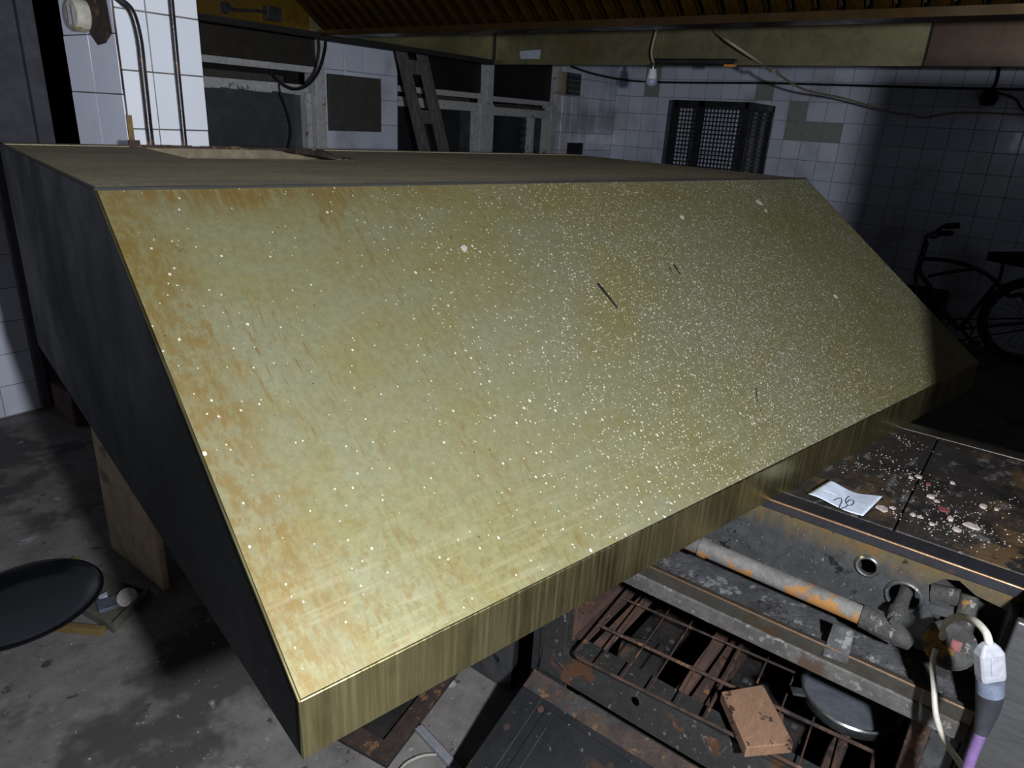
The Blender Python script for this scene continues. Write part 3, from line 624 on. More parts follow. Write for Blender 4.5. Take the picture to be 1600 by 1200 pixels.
# gas manifold
A = px(1082, 848, 1.192); Bq = px(1350, 963, 1.192)
dirp = (Bq-A).normalized()
pipe = MB().tube([A-dirp*.28, A, A+(Bq-A)*.5, Bq], .0175, 16).build('gas_pipe', 'gas_pipe', st, smooth=True)
MB().tube([A+dirp*.018, A+dirp*.032], .0205, 16).build('pipe_ring', 'gas_pipe', pipe, smooth=True)
E1 = px(1385, 980, 1.188); E2 = px(1424, 1008, 1.185)
MB().tube([Bq-dirp*.004, Bq+dirp*.012, E1, (E1+E2)/2, E2], [.021, .022, .023, .019, .011], 16).build('pipe_elbow', 'valve', pipe, smooth=True)
# tap in the second hole
V1 = Vector((1.262, h2[0], h2[1]+.004)); V2 = px(1404, 955, 1.20); V3 = px(1398, 968, 1.175)
tap = MB().tube([V1, (V1+V2)/2, V2], [.012, .011, .013], 12).build('gas_tap', 'valve', st, smooth=True)
MB().tube([V2, (V2+V3)/2, V3], [.016, .0145, .012], 12).build('tap_nut', 'valve', tap, smooth=True)
MB().tube([V3, V3+Vector((-.007, 0, -.002))], [.0075, .007], 10).build('tap_screw', 'chrome', tap, smooth=True)
V = Vector((1.225, h2[0]+.004, h2[1]-.055))
MB().tube([V2+Vector((.004, 0, -.012)), V], .009, 10).build('tap_stub', 'gas_pipe', tap, smooth=True)
# lumpy valve inside the torn opening
m = MB()
A = px(1470, 915, 1.262); Bq = px(1520, 960, 1.255); C2 = px(1505, 985, 1.225)
m.tube([px(1455, 925, 1.27), px(1500, 935, 1.27)], .016, 10); m.tube([px(1515, 930, 1.265), px(1510, 965, 1.25), px(1500, 1000, 1.215)], [.014, .017, .013], 12)
m.tube([px(1462, 940, 1.262), px(1476, 950, 1.25)], [.013, .010], 10)
m.build('valve_body', 'valve', st, smooth=True)
m = MB(); m.obox(px(1466, 952, 1.245), Vector((.004, 0, .001)), Vector((0, .022, -.004)), Vector((0, .002, .008))); m.build('valve_lever', 'steel_grey', st)
kc = px(1484, 1008, 1.170); kax = Vector((-.84, .05, .54)).normalized()
kn = MB().lathe([(0, -.014), (.030, -.014), (.038, -.008), (.039, .004), (.034, .009), (.022, .0095), (0, .008)], kc, 24, kax).build('knob_disc', 'valve', st, smooth=True)
ku = kax.cross(Vector((0, 0, 1))).normalized(); kv = kax.cross(ku)
MB().obox(kc+kax*.009+ku*-.008+kv*-.003, ku*.0075, kv*.008, kax*.0025).build('red_mark', 'red_plastic', kn)
MB().obox(kc+kax*.010+ku*.006, ku*.005, kv*.024, kax*.003).build('knob_grip', 'valve', kn)
# body sides and oven
OY0, OY1, OZ0, OZ1 = -.028, .655, .262, .604
MB().box(1.165, 1.80, SY1-.022, SY1-.002, .03, SZ-.03).build('side_panel', 'steel_dark', st)
MB().box(1.165, 1.80, SY0+.002, SY0+.014, .03, SZ-.03).build('side_panel', 'steel_dark', st)
MB().box(1.160, 1.19, OY1, SY1-.024, .03, .604).build('oven_jamb', 'sill', st, bevel=.003)
MB().box(1.172, 1.19, SY0+.015, OY0-.03, .03, .604).build('oven_jamb', 'panel', st, bevel=.002)
MB().box(1.165, 1.20, OY0-.03, OY0, .03, .604).build('oven_jamb', 'rust', st, bevel=.003)
MB().box(1.20, 1.74, OY1, OY1+.012, OZ0, OZ1).build('oven_wall', 'rust_plate', st)
MB().box(1.20, 1.74, OY0-.014, OY0-.002, OZ0, OZ1).build('oven_wall', 'rust', st)
MB().box(1.74, 1.752, OY0, OY1, OZ0-.1, OZ1).build('oven_back', 'burnt', st)
MB().box(1.20, 1.74, OY0, OY1, OZ0-.13, OZ0-.12).build('oven_floor', 'burnt', st)
MB().box(1.19, 1.74, OY0, OY1, .604, .612).build('oven_roof', 'burnt', st)
for k_, zz in enumerate((.36, .44)):
    MB().box(1.20, 1.70, OY1-.03, OY1-.002, zz, zz+.006).build('rack_runner', 'rust', st)
MB().box(1.22, 1.70, OY1-.07, OY1-.035, .335, .341).build('rack_runner', 'rust_plate', st)
sl = holed_plate('oven_sill', [(OY0-.04, .268), (OY1+.06, .268), (OY1+.06, .352), (OY0-.04, .352)], [circ(((px(990, 1095, 1.15)).y, .318), .011, 18)], .005, lambda u, v, ww: (1.150+ww+(v-.27)*.22, u, v), 'sill', st)
MB().box(1.17, 1.22, OY0, OY1, .345, .352).build('sill_ledge', 'sill', st)
# divider and burner under the rack
MB().box(1.20, 1.70, .335, .362, .262, .35).build('burner_bar', 'rust', st)
MB().box(1.20, 1.70, .375, .40, .262, .345).build('burner_bar', 'rust_plate', st)
MB().box(1.20, 1.70, .06, .085, .262, .345).build('burner_bar', 'rust', st)
m = MB(); m.obox((1.30, .24, .275), (.07, .02, .02), (-.02, .06, 0), (0, 0, .003)); m.build('fallen_plate', 'rust_plate', st)
m = MB(); m.obox((1.32, .54, .24), (.10, .03, .015), (-.02, .05, 0), (0, 0, .003)); m.build('fallen_plate', 'burnt', st)
random.seed(11); m = MB()
for k in range(150):
    a, b = random.uniform(1.2, 1.6), random.uniform(OY0+.02, OY1-.02); r_ = random.uniform(.002, .012)
    m.lathe([(r_, 0), (r_*.8, r_*.5), (0, r_*.7)], (a, b, OZ0-.12), 5)
cr = m.build('oven_crumbs', 'ash', st); cr['kind'] = 'stuff'
# oven door, dropped open
DT = math.radians(22); hx, hz = 1.142, .262
dd = Vector((-math.cos(DT), 0, -math.sin(DT))); dn = Vector((-math.sin(DT), 0, math.cos(DT)))
def dp(y_, s_, h_): return Vector((hx, y_, hz)) + dd*s_ + dn*h_
door = MB()
def dbox(mb, ya, yb2, s0, s1, h0, h1): return mb.hexa([dp(ya, s1, h0), dp(ya, s0, h0), dp(yb2, s0, h0), dp(yb2, s1, h0), dp(ya, s1, h1), dp(ya, s0, h1), dp(yb2, s0, h1), dp(yb2, s1, h1)])
dbox(door, -.08, .725, .0, .40, -.035, -.006); dob = door.build('oven_door', 'door_iron', st, bevel=.003)
dbox(MB(), -.08, .725, 0, .055, -.006, .0005).build('door_border', 'rust', dob) if False else None
m = MB(); dbox(m, -.08, .725, 0, .050, -.006, 0); m.build('door_border', 'rusty_border', dob, bevel=.002)
m = MB(); dbox(m, .665, .725, .05, .40, -.006, 0); m.build('door_border', 'door_iron', dob, bevel=.002)
m = MB(); dbox(m, -.08, -.02, .05, .40, -.006, 0); m.build('door_border', 'door_iron', dob, bevel=.002)
m = MB(); dbox(m, .0, .645, .065, .40, -.006, -.002); m.build('door_inner_panel', 'door_iron', dob, bevel=.002)
m = MB(); m.tube([dp(.62, .10, -.002), dp(.62, .40, -.002)], .0016, 6); m.tube([dp(.62, .10, -.002), dp(.02, .10, -.002)], .0016, 6); m.build('pressed_line', 'door_iron', dob)
for (ya, s_) in ((.655, .075), (.70, .15)):
    m = MB(); p_ = dp(ya, s_, 0); m.lathe([(.009, 0), (.008, .002), (.004, .0035), (0, .003)], p_, 12, dn); m.build('door_screw', 'rust', dob, smooth=True)

# rack resting on the sill
rk = thing('oven_rack', (1.30, .3, .375), 'rusty wire oven rack skewed in the open oven', 'oven rack')
RC, RA = Vector((1.122, .612, .384)), math.radians(-3.0)
ru = Vector((-math.sin(-RA), -math.cos(RA), 0)); ru = Vector((.075, -.997, 0)).normalized(); rv = Vector((.997, .075, 0)).normalized()
def rp(a, b, h=0): return RC + ru*a + rv*b + Vector((0, 0, h))
Lr, Dr = .615, .44
rr_ = .020
loop = []
for (ca, cb, st_) in ((rr_, rr_, 180), (Lr-rr_, rr_, 270), (Lr-rr_, Dr-rr_, 0), (rr_, Dr-rr_, 90)):
    for k in range(6):
        an = math.radians(st_+k*18); loop.append(rp(ca+rr_*math.cos(an), cb+rr_*math.sin(an)))
MB().tube(loop, .0042, 8, closed=True).build('rack_frame', 'rust', rk, smooth=True)
for b in (.125, .255): MB().tube([rp(.0, b, .003), rp(Lr, b, .003)], .0042 if b < .2 else .003, 8).build('rack_bar', 'rust', rk, smooth=True)
k = 0
for i in range(9):
    a = .055+i*.063
    MB().tube([rp(a, .0, -.003), rp(a, Dr, -.003)], .0020 if i != 4 else .004, 6).build('rack_wire', 'rust', rk, smooth=True)

wb = MB()
q4 = [pz(*q, .415) for q in ((1127, 1082), (1192, 1071), (1240, 1163), (1166, 1170))]
wb.prism([Vector((q.x, q.y, .392)) for q in q4], (0, 0, .026))
tag(wb.build('wood_block', 'wood_block', bevel=.002), 'short offcut of raw reddish wood lying on the oven rack', 'wood block')
pc = Vector((1.372, .078, .392))
pan = thing('baking_pan', pc, 'shallow round pan with dull grey inside, black sooty side, in the oven', 'pan')
MB().lathe([(0, 0), (.080, 0), (.094, .012), (.098, .034), (.101, .036), (.099, .039)], pc, 40).build('pan_body', 'pan_side', pan, smooth=True)
MB().lathe([(.099, .039), (.0955, .038), (.090, .018), (0, .016)], pc, 40).build('pan_inside', 'aluminium', pan, smooth=True)
MB().lathe([(.0955, .0375), (.098, .0405), (.101, .0375)], pc, 40).build('pan_rim', 'chrome', pan, smooth=True)
hd = Vector((-.55, .83, 0)).normalized()
MB().bar(pc+hd*.097+Vector((0, 0, .03)), pc+hd*.125+Vector((0, 0, .032)), .022, .006).build('pan_lug', 'pan_side', pan, bevel=.002)

GRX, GRY = 1.075, -.1035
# low steel unit at the right end of the range, and an added unseen box over it that shades the far right
tc = thing('low_steel_unit', (1.45, -.48, 0), 'dark steel kitchen unit at the right end of the range', 'kitchen unit')
MB().box(1.117, 1.80, -.85, -.119, .03, .892).build('unit_body', 'steel_cab', tc)
MB().box(1.100, 1.116, -.845, -.1055, .05, .892).build('unit_front', 'steel_cab', tc, bevel=.003)
MB().box(1.095, 1.80, -.85, -.119, .893, .900).build('unit_top', 'steel_cab', tc, bevel=.003)
MB().box(1.14, 1.79, -.83, -.13, 0, .03).build('plinth', 'burnt', tc)
sg = thing('shade_box', (1.4, -.45, .90), 'unseen steel box on legs added above the right-hand unit to cast shade', 'shade box')
MB().box(GRX, 1.66, -.80, GRY, 1.165, 1.628).build('shade_box_body', 'steel_dark', sg, bevel=.004)
MB().box(GRX-.012, GRX-.001, -.78, GRY-.02, 1.20, 1.60).build('shade_box_front', 'steel_cab', sg, bevel=.002)
for (a, b) in ((1.16, -.30), (1.16, -.76), (1.60, -.30), (1.60, -.76)): MB().tube([(a, b, .90), (a, b, 1.166)], .014, 10).build('shade_box_leg', 'steel_dark', sg, smooth=True)

# power lead hanging over the range
cab1 = thing('extension_lead', (1.16, -.1, .45), 'white power lead looped over the range, plugged into a purple cable', 'cable')
pts = [px(*q) for q in ((1472, 996, 1.150), (1478, 974, 1.12), (1497, 964, 1.07), (1522, 970, 1.02), (1540, 988, .995), (1546, 1008, .985))]
MB().tube(smooth_path(pts), .0052, 10).build('white_cord', 'cable_white', cab1, smooth=True)
pts = [px(*q) for q in ((1462, 1014, 1.145), (1457, 1036, 1.13), (1459, 1070, 1.11), (1463, 1120, 1.08), (1478, 1160, 1.05), (1497, 1188, 1.01), (1512, 1215, .98), (1530, 1260, .95))]
MB().tube(smooth_path(pts), .0045, 10).build('white_cord', 'cable_white', cab1, smooth=True)
A, Bq = px(1544, 1004, .985), px(1548, 1060, .985)
ax = (Bq-A).normalized(); sd = RT - ax*RT.dot(ax); sd.normalize(); nn = ax.cross(sd)
sock = MB()
prof = [(0, .007), (.10, .012), (.28, .0165), (.9, .0165), (1, .0155)]
vsn = []
for (t, r_) in prof:
    cc = A + (Bq-A)*t
    for (su, sv) in ((-1, -.45), (-.8, -.62), (.8, -.62), (1, -.45), (1, .45), (.8, .62), (-.8, .62), (-1, .45)): vsn.append(cc + sd*r_*su + nn*r_*sv)
fs = [(i*8+k, i*8+(k+1) % 8, (i+1)*8+(k+1) % 8, (i+1)*8+k) for i in range(4) for k in range(8)] + [tuple(range(8)), tuple(range(32, 40))]
sock.add(vsn, fs); so = sock.build('socket', 'plastic_white', cab1, bevel=.002)
MB().obox(A+(Bq-A)*.55-nn*.0105*(1 if nn.dot(FW) > 0 else -1), sd*.005, ax*.013, nn*.001).build('socket_grip', 'plastic_white', so, bevel=.001)
C2, D2, E2, G2 = px(1547, 1060, .985), px(1547, 1082, .985), px(1543, 1110, .985), px(1533, 1145, .982)
MB().tube([C2, D2], [.0165, .0165], 16).build('plug_collar', 'plastic_slate', cab1, smooth=True)
MB().tube([D2, D2+(E2-D2)*.6, E2, E2+(G2-E2)*.5, G2], [.0165, .015, .0135, .011, .0085], 16).build('plug', 'plastic_black', cab1, smooth=True)
pts = [G2, px(1519, 1180, .978), px(1508, 1215, .97), px(1490, 1280, .95)]
MB().tube(smooth_path(pts), .0072, 12).build('purple_cord', 'cable_purple', cab1, smooth=True)

# paper slip with the number
pp = thing('paper_slip', pz(1320, 782, SZ), 'curled white paper slip marked 26 on the range top', 'paper')
c00, c10, c11, c01 = [pz(*q, SZ+.004) for q in ((1262, 774), (1297, 756), (1378, 781), (1348, 808))]
def pap(u, v, h=0.):   # u along the long side, v across from the front edge to the back edge
    P = (c00*(1-u)+c01*u)*(1-v) + (c10*(1-u)+c11*u)*v
    P.z = SZ+.0035 + .0045*(1+math.sin(u*6.0+v*1.2+.6))*(.55+.45*v) + h; return P
m = MB(); N = 16
m.add([pap(i/N, j/N) for i in range(N+1) for j in range(N+1)], [(i*(N+1)+j, (i+1)*(N+1)+j, (i+1)*(N+1)+j+1, i*(N+1)+j+1) for i in range(N) for j in range(N)])
m.build('sheet', 'paper', pp, smooth=True, solid=.0004)
def paper_uv(x_, y_):
    P = pz(x_, y_, SZ+.009); u, v = .5, .5
    for _ in range(30):
        e = .01; f0 = pap(u, v); fu = (pap(u+e, v)-f0)/e; fv = (pap(u, v+e)-f0)/e; d = P-f0
        det = fu.x*fv.y-fu.y*fv.x; u += (d.x*fv.y-d.y*fv.x)/det*.7; v += (fu.x*d.y-fu.y*d.x)/det*.7
    return u, v
def stroke(pixels, r_, mt):
    pts = [pap(*paper_uv(*q), .0006) for q in smooth_path([(a, b, 0) for a, b in pixels], 5) for q in [(q.x, q.y)]]
    MB().tube(pts, r_, 5).build('handwriting', mt, pp)
stroke([(1303, 780), (1309, 777), (1315, 776), (1316, 781), (1313, 787), (1313, 791), (1319, 790), (1326, 786)], .0009, 'ink')
stroke([(1328, 772), (1324, 775), (1322, 780), (1325, 785), (1331, 786), (1335, 782), (1333, 778), (1328, 778), (1324, 782)], .0009, 'ink')
for (a, b) in ((1289, 769), (1294, 770), (1299, 772), (1304, 773)): stroke([(a, b), (a+2, b+3), (a-1, b+6)], .0004, 'pencil')
stroke([(1286, 767), (1296, 769), (1307, 772)], .0004, 'pencil'); stroke([(1354, 789), (1357, 792)], .0005, 'pencil')

# chips of plaster on the range
random.seed(21)
chips = [(1436, 745, .008, 0), (1423, 747, .005, 0), (1449, 757, .006, 1), (1455, 777, .008, 0), (1463, 783, .006, 0), (1475, 796, .012, 1), (1485, 812, .007, 0), (1378, 795, .012, 0), (1395, 794, .006, 0),
         (1427, 805, .006, 0), (1438, 808, .006, 0), (1455, 819, .005, 0), (1520, 823, .015, 0), (1536, 792, .009, 0), (1495, 828, .008, 0), (1487, 755, .005, 0), (1556, 796, .005, 0)]
CL = ['larger of two pale plaster chips just right of the upper plate seam', 'smaller of two pale plaster chips right at the upper plate seam', 'upper and smaller dark red chip on the range top',
      'pale plaster chip just below the upper red chip', 'small pale plaster chip directly above the lower red chip', 'lower and larger dark red chip on the range top',
      'pale plaster chip just below the lower red chip', 'pale plaster chip touching the right corner of the paper slip', 'small pale chip right of the one touching the paper slip',
      'left one of two pale chips in the middle of the range front', 'right one of two pale chips in the middle of the range front', 'small pale plaster chip nearest the front strip of the range',
      'largest pale plaster chip on the range top', 'pale plaster chip above the largest chip on the range', 'pale plaster chip just left of the largest chip on the range',
      'small lone plaster chip high on the right hot plate', 'small plaster chip farthest right on the range top']
for i, (a, b, r_, red) in enumerate(chips):
    c = pz(a, b, SZ+.002); k_ = 7
    poly = [c + Vector((r_*random.uniform(.55, 1.1)*math.cos(2*math.pi*j/k_), r_*random.uniform(.55, 1.1)*math.sin(2*math.pi*j/k_), -.001)) for j in range(k_)]
    o = MB().prism(poly, (random.uniform(-.001, .001), 0, random.uniform(.002, .0045))).build('plaster_chip', 'red_chip' if red else 'plaster_chip')
    tag(o, CL[i], 'plaster chip', 'red chips on the range' if red else 'plaster chips on the range')
m = MB()
drift = [pz(*q, SZ) for q in ((1430, 742), (1452, 770), (1478, 800), (1500, 832), (1392, 800), (1415, 690), (1340, 730), (1470, 820), (1540, 830), (1560, 790), (1385, 715))]
for k in range(520):
    c = random.choice(drift); sg_ = random.choice((.012, .03, .06)); a, b = random.gauss(c.x, sg_), random.gauss(c.y, sg_)
    if not (1.285 < a < 1.80 and SY0+.01 < b < .30) or (1.26 < a < 1.40 and .10 < b < .26) or (Vector((a, b, 0))-HB).dot(ey) > -HS-.01: continue
    r_ = random.uniform(.0005, .0019); m.lathe([(r_, 0), (r_*.7, r_*.6), (0, r_*.7)], (a, b, SZ+.0005), 5)
cr = m.build('plaster_crumbs', 'plaster_chip'); cr['kind'] = 'stuff'; tag(cr, 'tiny pale plaster crumbs scattered over the range top', 'crumbs')

# ------------------------------------------------------------------ on the floor
fc = Vector((.515, 2.195, .022))
pn = thing('black_pan', (fc.x, fc.y, 0), 'large round black pan lying on the concrete floor', 'pan')
axp = Vector((-.05, .06, 1)).normalized()
MB().lathe([(0, .004), (.150, .004), (.185, .012), (.212, .030), (.217, .033)], fc, 48, axp).build('pan_bowl', 'pan_black', pn, smooth=True)
MB().lathe([(.205, .028), (.213, .036), (.220, .034), (.221, .028), (.214, .026)], fc, 48, axp).build('pan_rim', 'pan_black', pn, smooth=True)
a, b = pz(165, 992, .0), pz(92, 985, .0)
d = (b-a); 
ws = MB().bar(a+Vector((0, .005, .012)), a+d*2.0+Vector((0, .005, .012)), .022, .022).build('wood_stick', 'wood_yellow', bevel=.002)
tag(ws, 'short yellow wooden batten poking out from under the black pan', 'wood batten')
a = pz(116, 886, .0)
w2_ = MB().obox(a+Vector((-.03, .0, .012)), (.05, .01, 0), (-.004, .016, 0), (0, 0, .012)).build('wood_scrap', 'wood_yellow', bevel=.002)
tag(w2_, 'small yellow wood scrap behind the black pan', 'wood scrap')
D4 = [pz(*q, 0) for q in ((163, 905), (236, 930), (178, 990), (128, 960))]
dc = sum(D4, Vector())/4
ds_ = thing('square_dish', (dc.x, dc.y, 0), 'square olive plastic tray on the floor beside the black pan', 'tray')
inn = [dc+(q-dc)*.86 for q in D4]
MB().prism([Vector((q.x, q.y, 0)) for q in D4], (0, 0, .006)).build('tray_base', 'dish', ds_)
for i in range(4):
    A, Bq, Ai, Bi = D4[i], D4[(i+1) % 4], inn[i], inn[(i+1) % 4]
    up_ = Vector((0, 0, .028)); lo_ = Vector((0, 0, .005))
    MB().hexa([A+lo_, Bq+lo_, Bi+lo_, Ai+lo_, A+up_, Bq+up_, Bi+up_, Ai+up_]).build('tray_side', 'dish', ds_)
c = pz(199, 933, .03)
jr = thing('jar_lid', (c.x, c.y, .012), 'pale round lid leaning in the olive tray', 'lid')
la = Vector((-.35, -.45, .75)).normalized()
MB().lathe([(0, .0), (.030, 0), (.030, .008), (.027, .010), (0, .010)], c+Vector((0, 0, -.002)), 28, la).build('lid_disc', 'lid_white', jr, smooth=True)
u = la.cross(Vector((0, 0, 1))).normalized(); v = la.cross(u)
for s_ in (-.010, 0, .010): MB().bar(c+la*.0085+u*-.012+v*s_, c+la*.0085+u*.012+v*s_, .002, .0015, la).build('lid_mark', 'pencil', jr)
c = pz(172, 944, .012)
o = MB().obox(c+Vector((0, .0, .004)), (.034, -.01, 0), (.008, .03, 0), (0, 0, .006)).build('slate_box', 'plastic_slate', bevel=.002)
tag(o, 'small slate blue flat box in the olive tray', 'box')
c = pz(161, 932, .02)
o = MB().obox(c+Vector((0, 0, .0)), (.012, -.004, .004), (.004, .010, 0), (0, 0, .004)).build('paper_scrap', 'paper')
tag(o, 'tiny white scrap at the back of the olive tray', 'scrap')
c = pz(90, 630, .1); bx = MB().box(1.19, 1.42, 3.50, 3.74, 0, .17).build('rusty_box', 'rust_plate', bevel=.01)
tag(bx, 'dark rusty brown box on the floor by the doorway', 'box')
# tray leaning under the hood lip
N0 = Vector((.865, .955, 0)); du = Vector((.385, .085, 0)); dv = Vector((-.06, .36, 0))
tr = thing('iron_tray', N0+(du+dv)/2, 'black iron tray with rusty rim on the floor under the hood lip', 'tray')
def tp(a, b, h): return N0+du*a+dv*b+Vector((0, 0, h))
def tbox(mb, a0, a1, b0, b1, h0, h1): return mb.hexa([tp(a0, b0, h0), tp(a1, b0, h0), tp(a1, b1, h0), tp(a0, b1, h0), tp(a0, b0, h1), tp(a1, b0, h1), tp(a1, b1, h1), tp(a0, b1, h1)])
tbox(MB(), 0, 1, 0, 1, 0, .008).build('tray_plate', 'burnt', tr)
for (a0, a1, b0, b1) in ((0, 1, 0, .12), (0, 1, .88, 1), (0, .12, .12, .88), (.88, 1, .12, .88)): tbox(MB(), a0, a1, b0, b1, .008, .026).build('tray_rim', 'rust_dark', tr, bevel=.002)
# trunking and thin cable
A, Bq = pz(657, 1142, .006), pz(722, 1212, .006); d = (Bq-A)
tk = thing('cable_trunking', (A+Bq)/2*Vector((1, 1, 0)).length if False else Vector(((A.x+Bq.x)/2, (A.y+Bq.y)/2, 0)), 'white cable trunking with red edge lying on the floor under the hood', 'trunking')
MB().bar(A+d*-.05+Vector((0, 0, .003)), A+d*1.6+Vector((0, 0, .003)), .022, .012).build('trunking_body', 'plastic_white', tk, bevel=.001)
sdv = d.cross(Vector((0, 0, 1))).normalized()
MB().bar(A+sdv*-.0125+d*-.05+Vector((0, 0, .001)), A+sdv*-.0125+d*1.6+Vector((0, 0, .001)), .003, .010).build('red_edge', 'red_plastic', tk)
MB().bar(A+d*-.05+Vector((0, 0, .0095)), A+d*1.6+Vector((0, 0, .0095)), .005, .002).build('trunking_ridge', 'plastic_white', tk)
pts = [pz(*q, .012) for q in ((682, 1179), (664, 1180), (646, 1186), (628, 1199), (605, 1235))]
o = MB().tube(smooth_path(pts), .0035, 8).build('thin_cable', 'cable_white', smooth=True); tag(o, 'thin white cable curving on the floor beside the trunking', 'cable')

# ------------------------------------------------------------------ services on the pillar and left wall
yy = PY0-.014
c1 = thing('bent_conduit', py(235, 222, yy), 'black conduit with a bend running down the white tiled pillar', 'pipe')
pts = [py(165, -18, yy), py(190, 2, yy), py(206, 20, yy), py(217, 60, yy), py(223, 110, yy), py(229, 165, yy), py(235, 219, yy), (py(235, 219, yy).x+.003, yy, 1.2), (py(235, 219, yy).x+.003, yy, .7), (py(235, 219, yy).x+.003, yy, 0)]
MB().tube(smooth_path(pts), .0105, 12).build('conduit', 'pipe_black', c1, smooth=True)
c2 = thing('straight_conduit', py(287, 222, yy), 'straight rusty conduit on the right half of the tiled pillar', 'pipe')
qt, qb = py(267, 0, yy), py(288, 222, yy)
MB().tube([(qt.x, yy, 2.84), (qt.x, yy, 2.3), qt, py(277, 110, yy), qb, (qb.x, yy, 1.2), (qb.x, yy, 0)], .0085, 12).build('conduit', 'pipe_black', c2, smooth=True)
A = px(100, 22, PX0-.01)
eb = thing('switch_box', A-Vector((0, 0, .05)), 'aged white electrical socket box on the side of the tiled pillar', 'socket box')
sbx = Vector((PX0-.05, A.y, A.z))
m = MB().lathe([(0, -.05), (.040, -.05), (.044, -.045), (.044, .012), (.038, .018), (0, .018)], (PX0-.02, px(98, 20, PX0-.06).y, px(98, 20, PX0-.06).z), 24, (-1, 0, 0)); m.build('box_body', 'plastic_cream', eb, smooth=True)
cc = Vector((PX0-.04, px(98, 20, PX0-.06).y, px(98, 20, PX0-.06).z))
for s_ in (-.016, .012): MB().box(cc.x-.003, cc.x+.004, cc.y+s_-.004, cc.y+s_+.004, cc.z-.028, cc.z+.022).build('socket_slot', 'plastic_white', eb, bevel=.001)
# dark board on the window wall
o = MB().box(3.045, 3.485, YW-.02, YW-.001, 1.385, 1.722).build('wall_board', 'olive_board', bevel=.003); tag(o, 'dark olive square board fixed on white tiles between the windows', 'board')
# meter box, conduit and a flat black plate painted as the dark of a hole
c = py(893, 131, YW-.05)
mb_ = thing('meter_box', c-Vector((0, 0, .12)), 'small dark meter box on the tiles right of the windows', 'meter box')
A, Bq = py(888, 113, YW-.06), py(906, 150, YW-.06)
MB().box(A.x, Bq.x, YW-.06, YW-.001, Bq.z, A.z).build('box_body', 'steel_dark', mb_, bevel=.003)
MB().box(A.x-.075, A.x-.002, YW-.05, YW-.001, Bq.z, A.z).build('box_side', 'wood_tan', mb_)
for k in range(4): zz = Bq.z+.03+k*.045; MB().box(A.x+.02, Bq.x-.02, YW-.063, YW-.06, zz, zz+.008).build('box_mark', 'plastic_white', mb_)
A = py(885, 152, YW-.012)
o = MB().tube([(A.x, YW-.012, A.z), (A.x, YW-.012, .9)], .011, 8).build('wall_conduit', 'plastic_cream', smooth=True); tag(o, 'thin beige conduit running down below the meter box', 'pipe')
A, Bq = py(885, 223, YW-.01), py(907, 240, YW-.01)
o = MB().box(A.x+.03, Bq.x+.03, YW-.012, YW-.001, Bq.z-.06, A.z).build('dark_hole_plate', 'black_board'); tag(o, 'flat black plate standing for a dark hole in the tiles beneath the meter box', 'dark hole')
# ladder leaning on the window wall
lt = py(628, 85, 3.62); XL = lt.x; lb = px(662, 230, XL)
wdt = py(660, 88, 3.62).x-XL
ld_ = thing('ladder', (XL+wdt/2, lb.y, lb.z-.1), 'weathered wooden ladder leaning in front of the dark window', 'ladder')
dl = (lb-lt)
for off in (0, wdt):
    t0 = lt+Vector((off, 0, 0)); k_ = .12/dl.z
    MB().bar(t0+dl*k_, t0+dl*((-t0.z+.0)/dl.z), .062, .05, (1, 0, 0)).build('ladder_rail', 'wood_old', ld_, bevel=.004)
for z_ in (.35, .62, .89, 1.16, 1.50, 1.80):
    t_ = (z_-lt.z)/dl.z; A = lt+dl*t_
    MB().bar(A+Vector((.0, 0, 0)), A+Vector((wdt, 0, 0)), .05, .085, (0, 0, 1)).build('ladder_rung', 'wood_old', ld_, bevel=.004)
ld_.location.z = 0
for chd in ld_.children: chd.location.z += (lb.z-.1)
# loose black wire hanging at the first window
pts = [py(*q) for q in ((512, 40, 3.284), (509, 55, 3.30), (507, 80, 3.40), (497, 112, 3.52), (480, 133, 3.62), (460, 139, 3.72), (440, 131, 3.80), (428, 120, YW+.015), (423, 113, YW+.035))]
o = MB().tube(smooth_path(pts), .009, 8).build('hanging_wire', 'cable_black', smooth=True); tag(o, 'thick black wire sagging from the canopy to the first window', 'wire')
pts = [py(*q) for q in ((437, 126, YW+.035), (436, 132, YW-.02), (438, 145, YW-.025), (449, 175, YW-.025), (455, 205, YW-.025), (450, 240, YW-.025), (445, 300, YW-.025), (443, 330, YW+.02))]
o = MB().tube(smooth_path(pts), .006, 8).build('hanging_wire', 'cable_black', smooth=True); tag(o, 'thin black wire dropping down the first window pane', 'wire')

# ------------------------------------------------------------------ canopy overhead
CX, CY, CZ = 4.0, 3.28, 1.857
cn = thing('canopy_hood', (2.0, 1.2, CZ), 'big greasy brown extraction canopy overhead with baffle filters', 'canopy')
ys = [CY, py(1033, 60, CY).x]  # placeholder, replaced below
s1 = px(1033, 75, CX).y; s2 = px(1450, 70, CX).y
for (a, b, mt) in ((s1+.004, CY, 'canopy'), (s2+.006, s1-.004, 'canopy'), (-1.2, s2-.006, 'canopy_brown')):
    o = MB().box(CX, CX+.004, a, b, CZ, CZ+.23).build('rim_panel', mt, cn)
    MB().box(CX-.028, CX-.0005, a, b, CZ, CZ+.003).build('rim_flange', mt, o)
    MB().box(CX-.03, CX-.027, a, b, CZ, CZ+.024).build('rim_edge', mt, o)
for s_ in (s1, s2): MB().box(CX-.004, CX+.003, s_-.004, s_+.004, CZ, CZ+.23).build('seam_strip', 'dark_void' if s_ == s2 else 'canopy', cn)
MB().box(CX-.008, CX-.001, CY-.012, CY-.002, CZ, CZ+.23).build('corner_strip', 'dark_void', cn)
MB().box(-1.0, 2.5, CY, CY+.004, CZ, CZ+.23).build('rim_panel', 'canopy_ochre', cn)
o = MB().box(2.502, CX, CY, CY+.004, CZ, CZ+.23).build('rim_panel', 'canopy', cn)
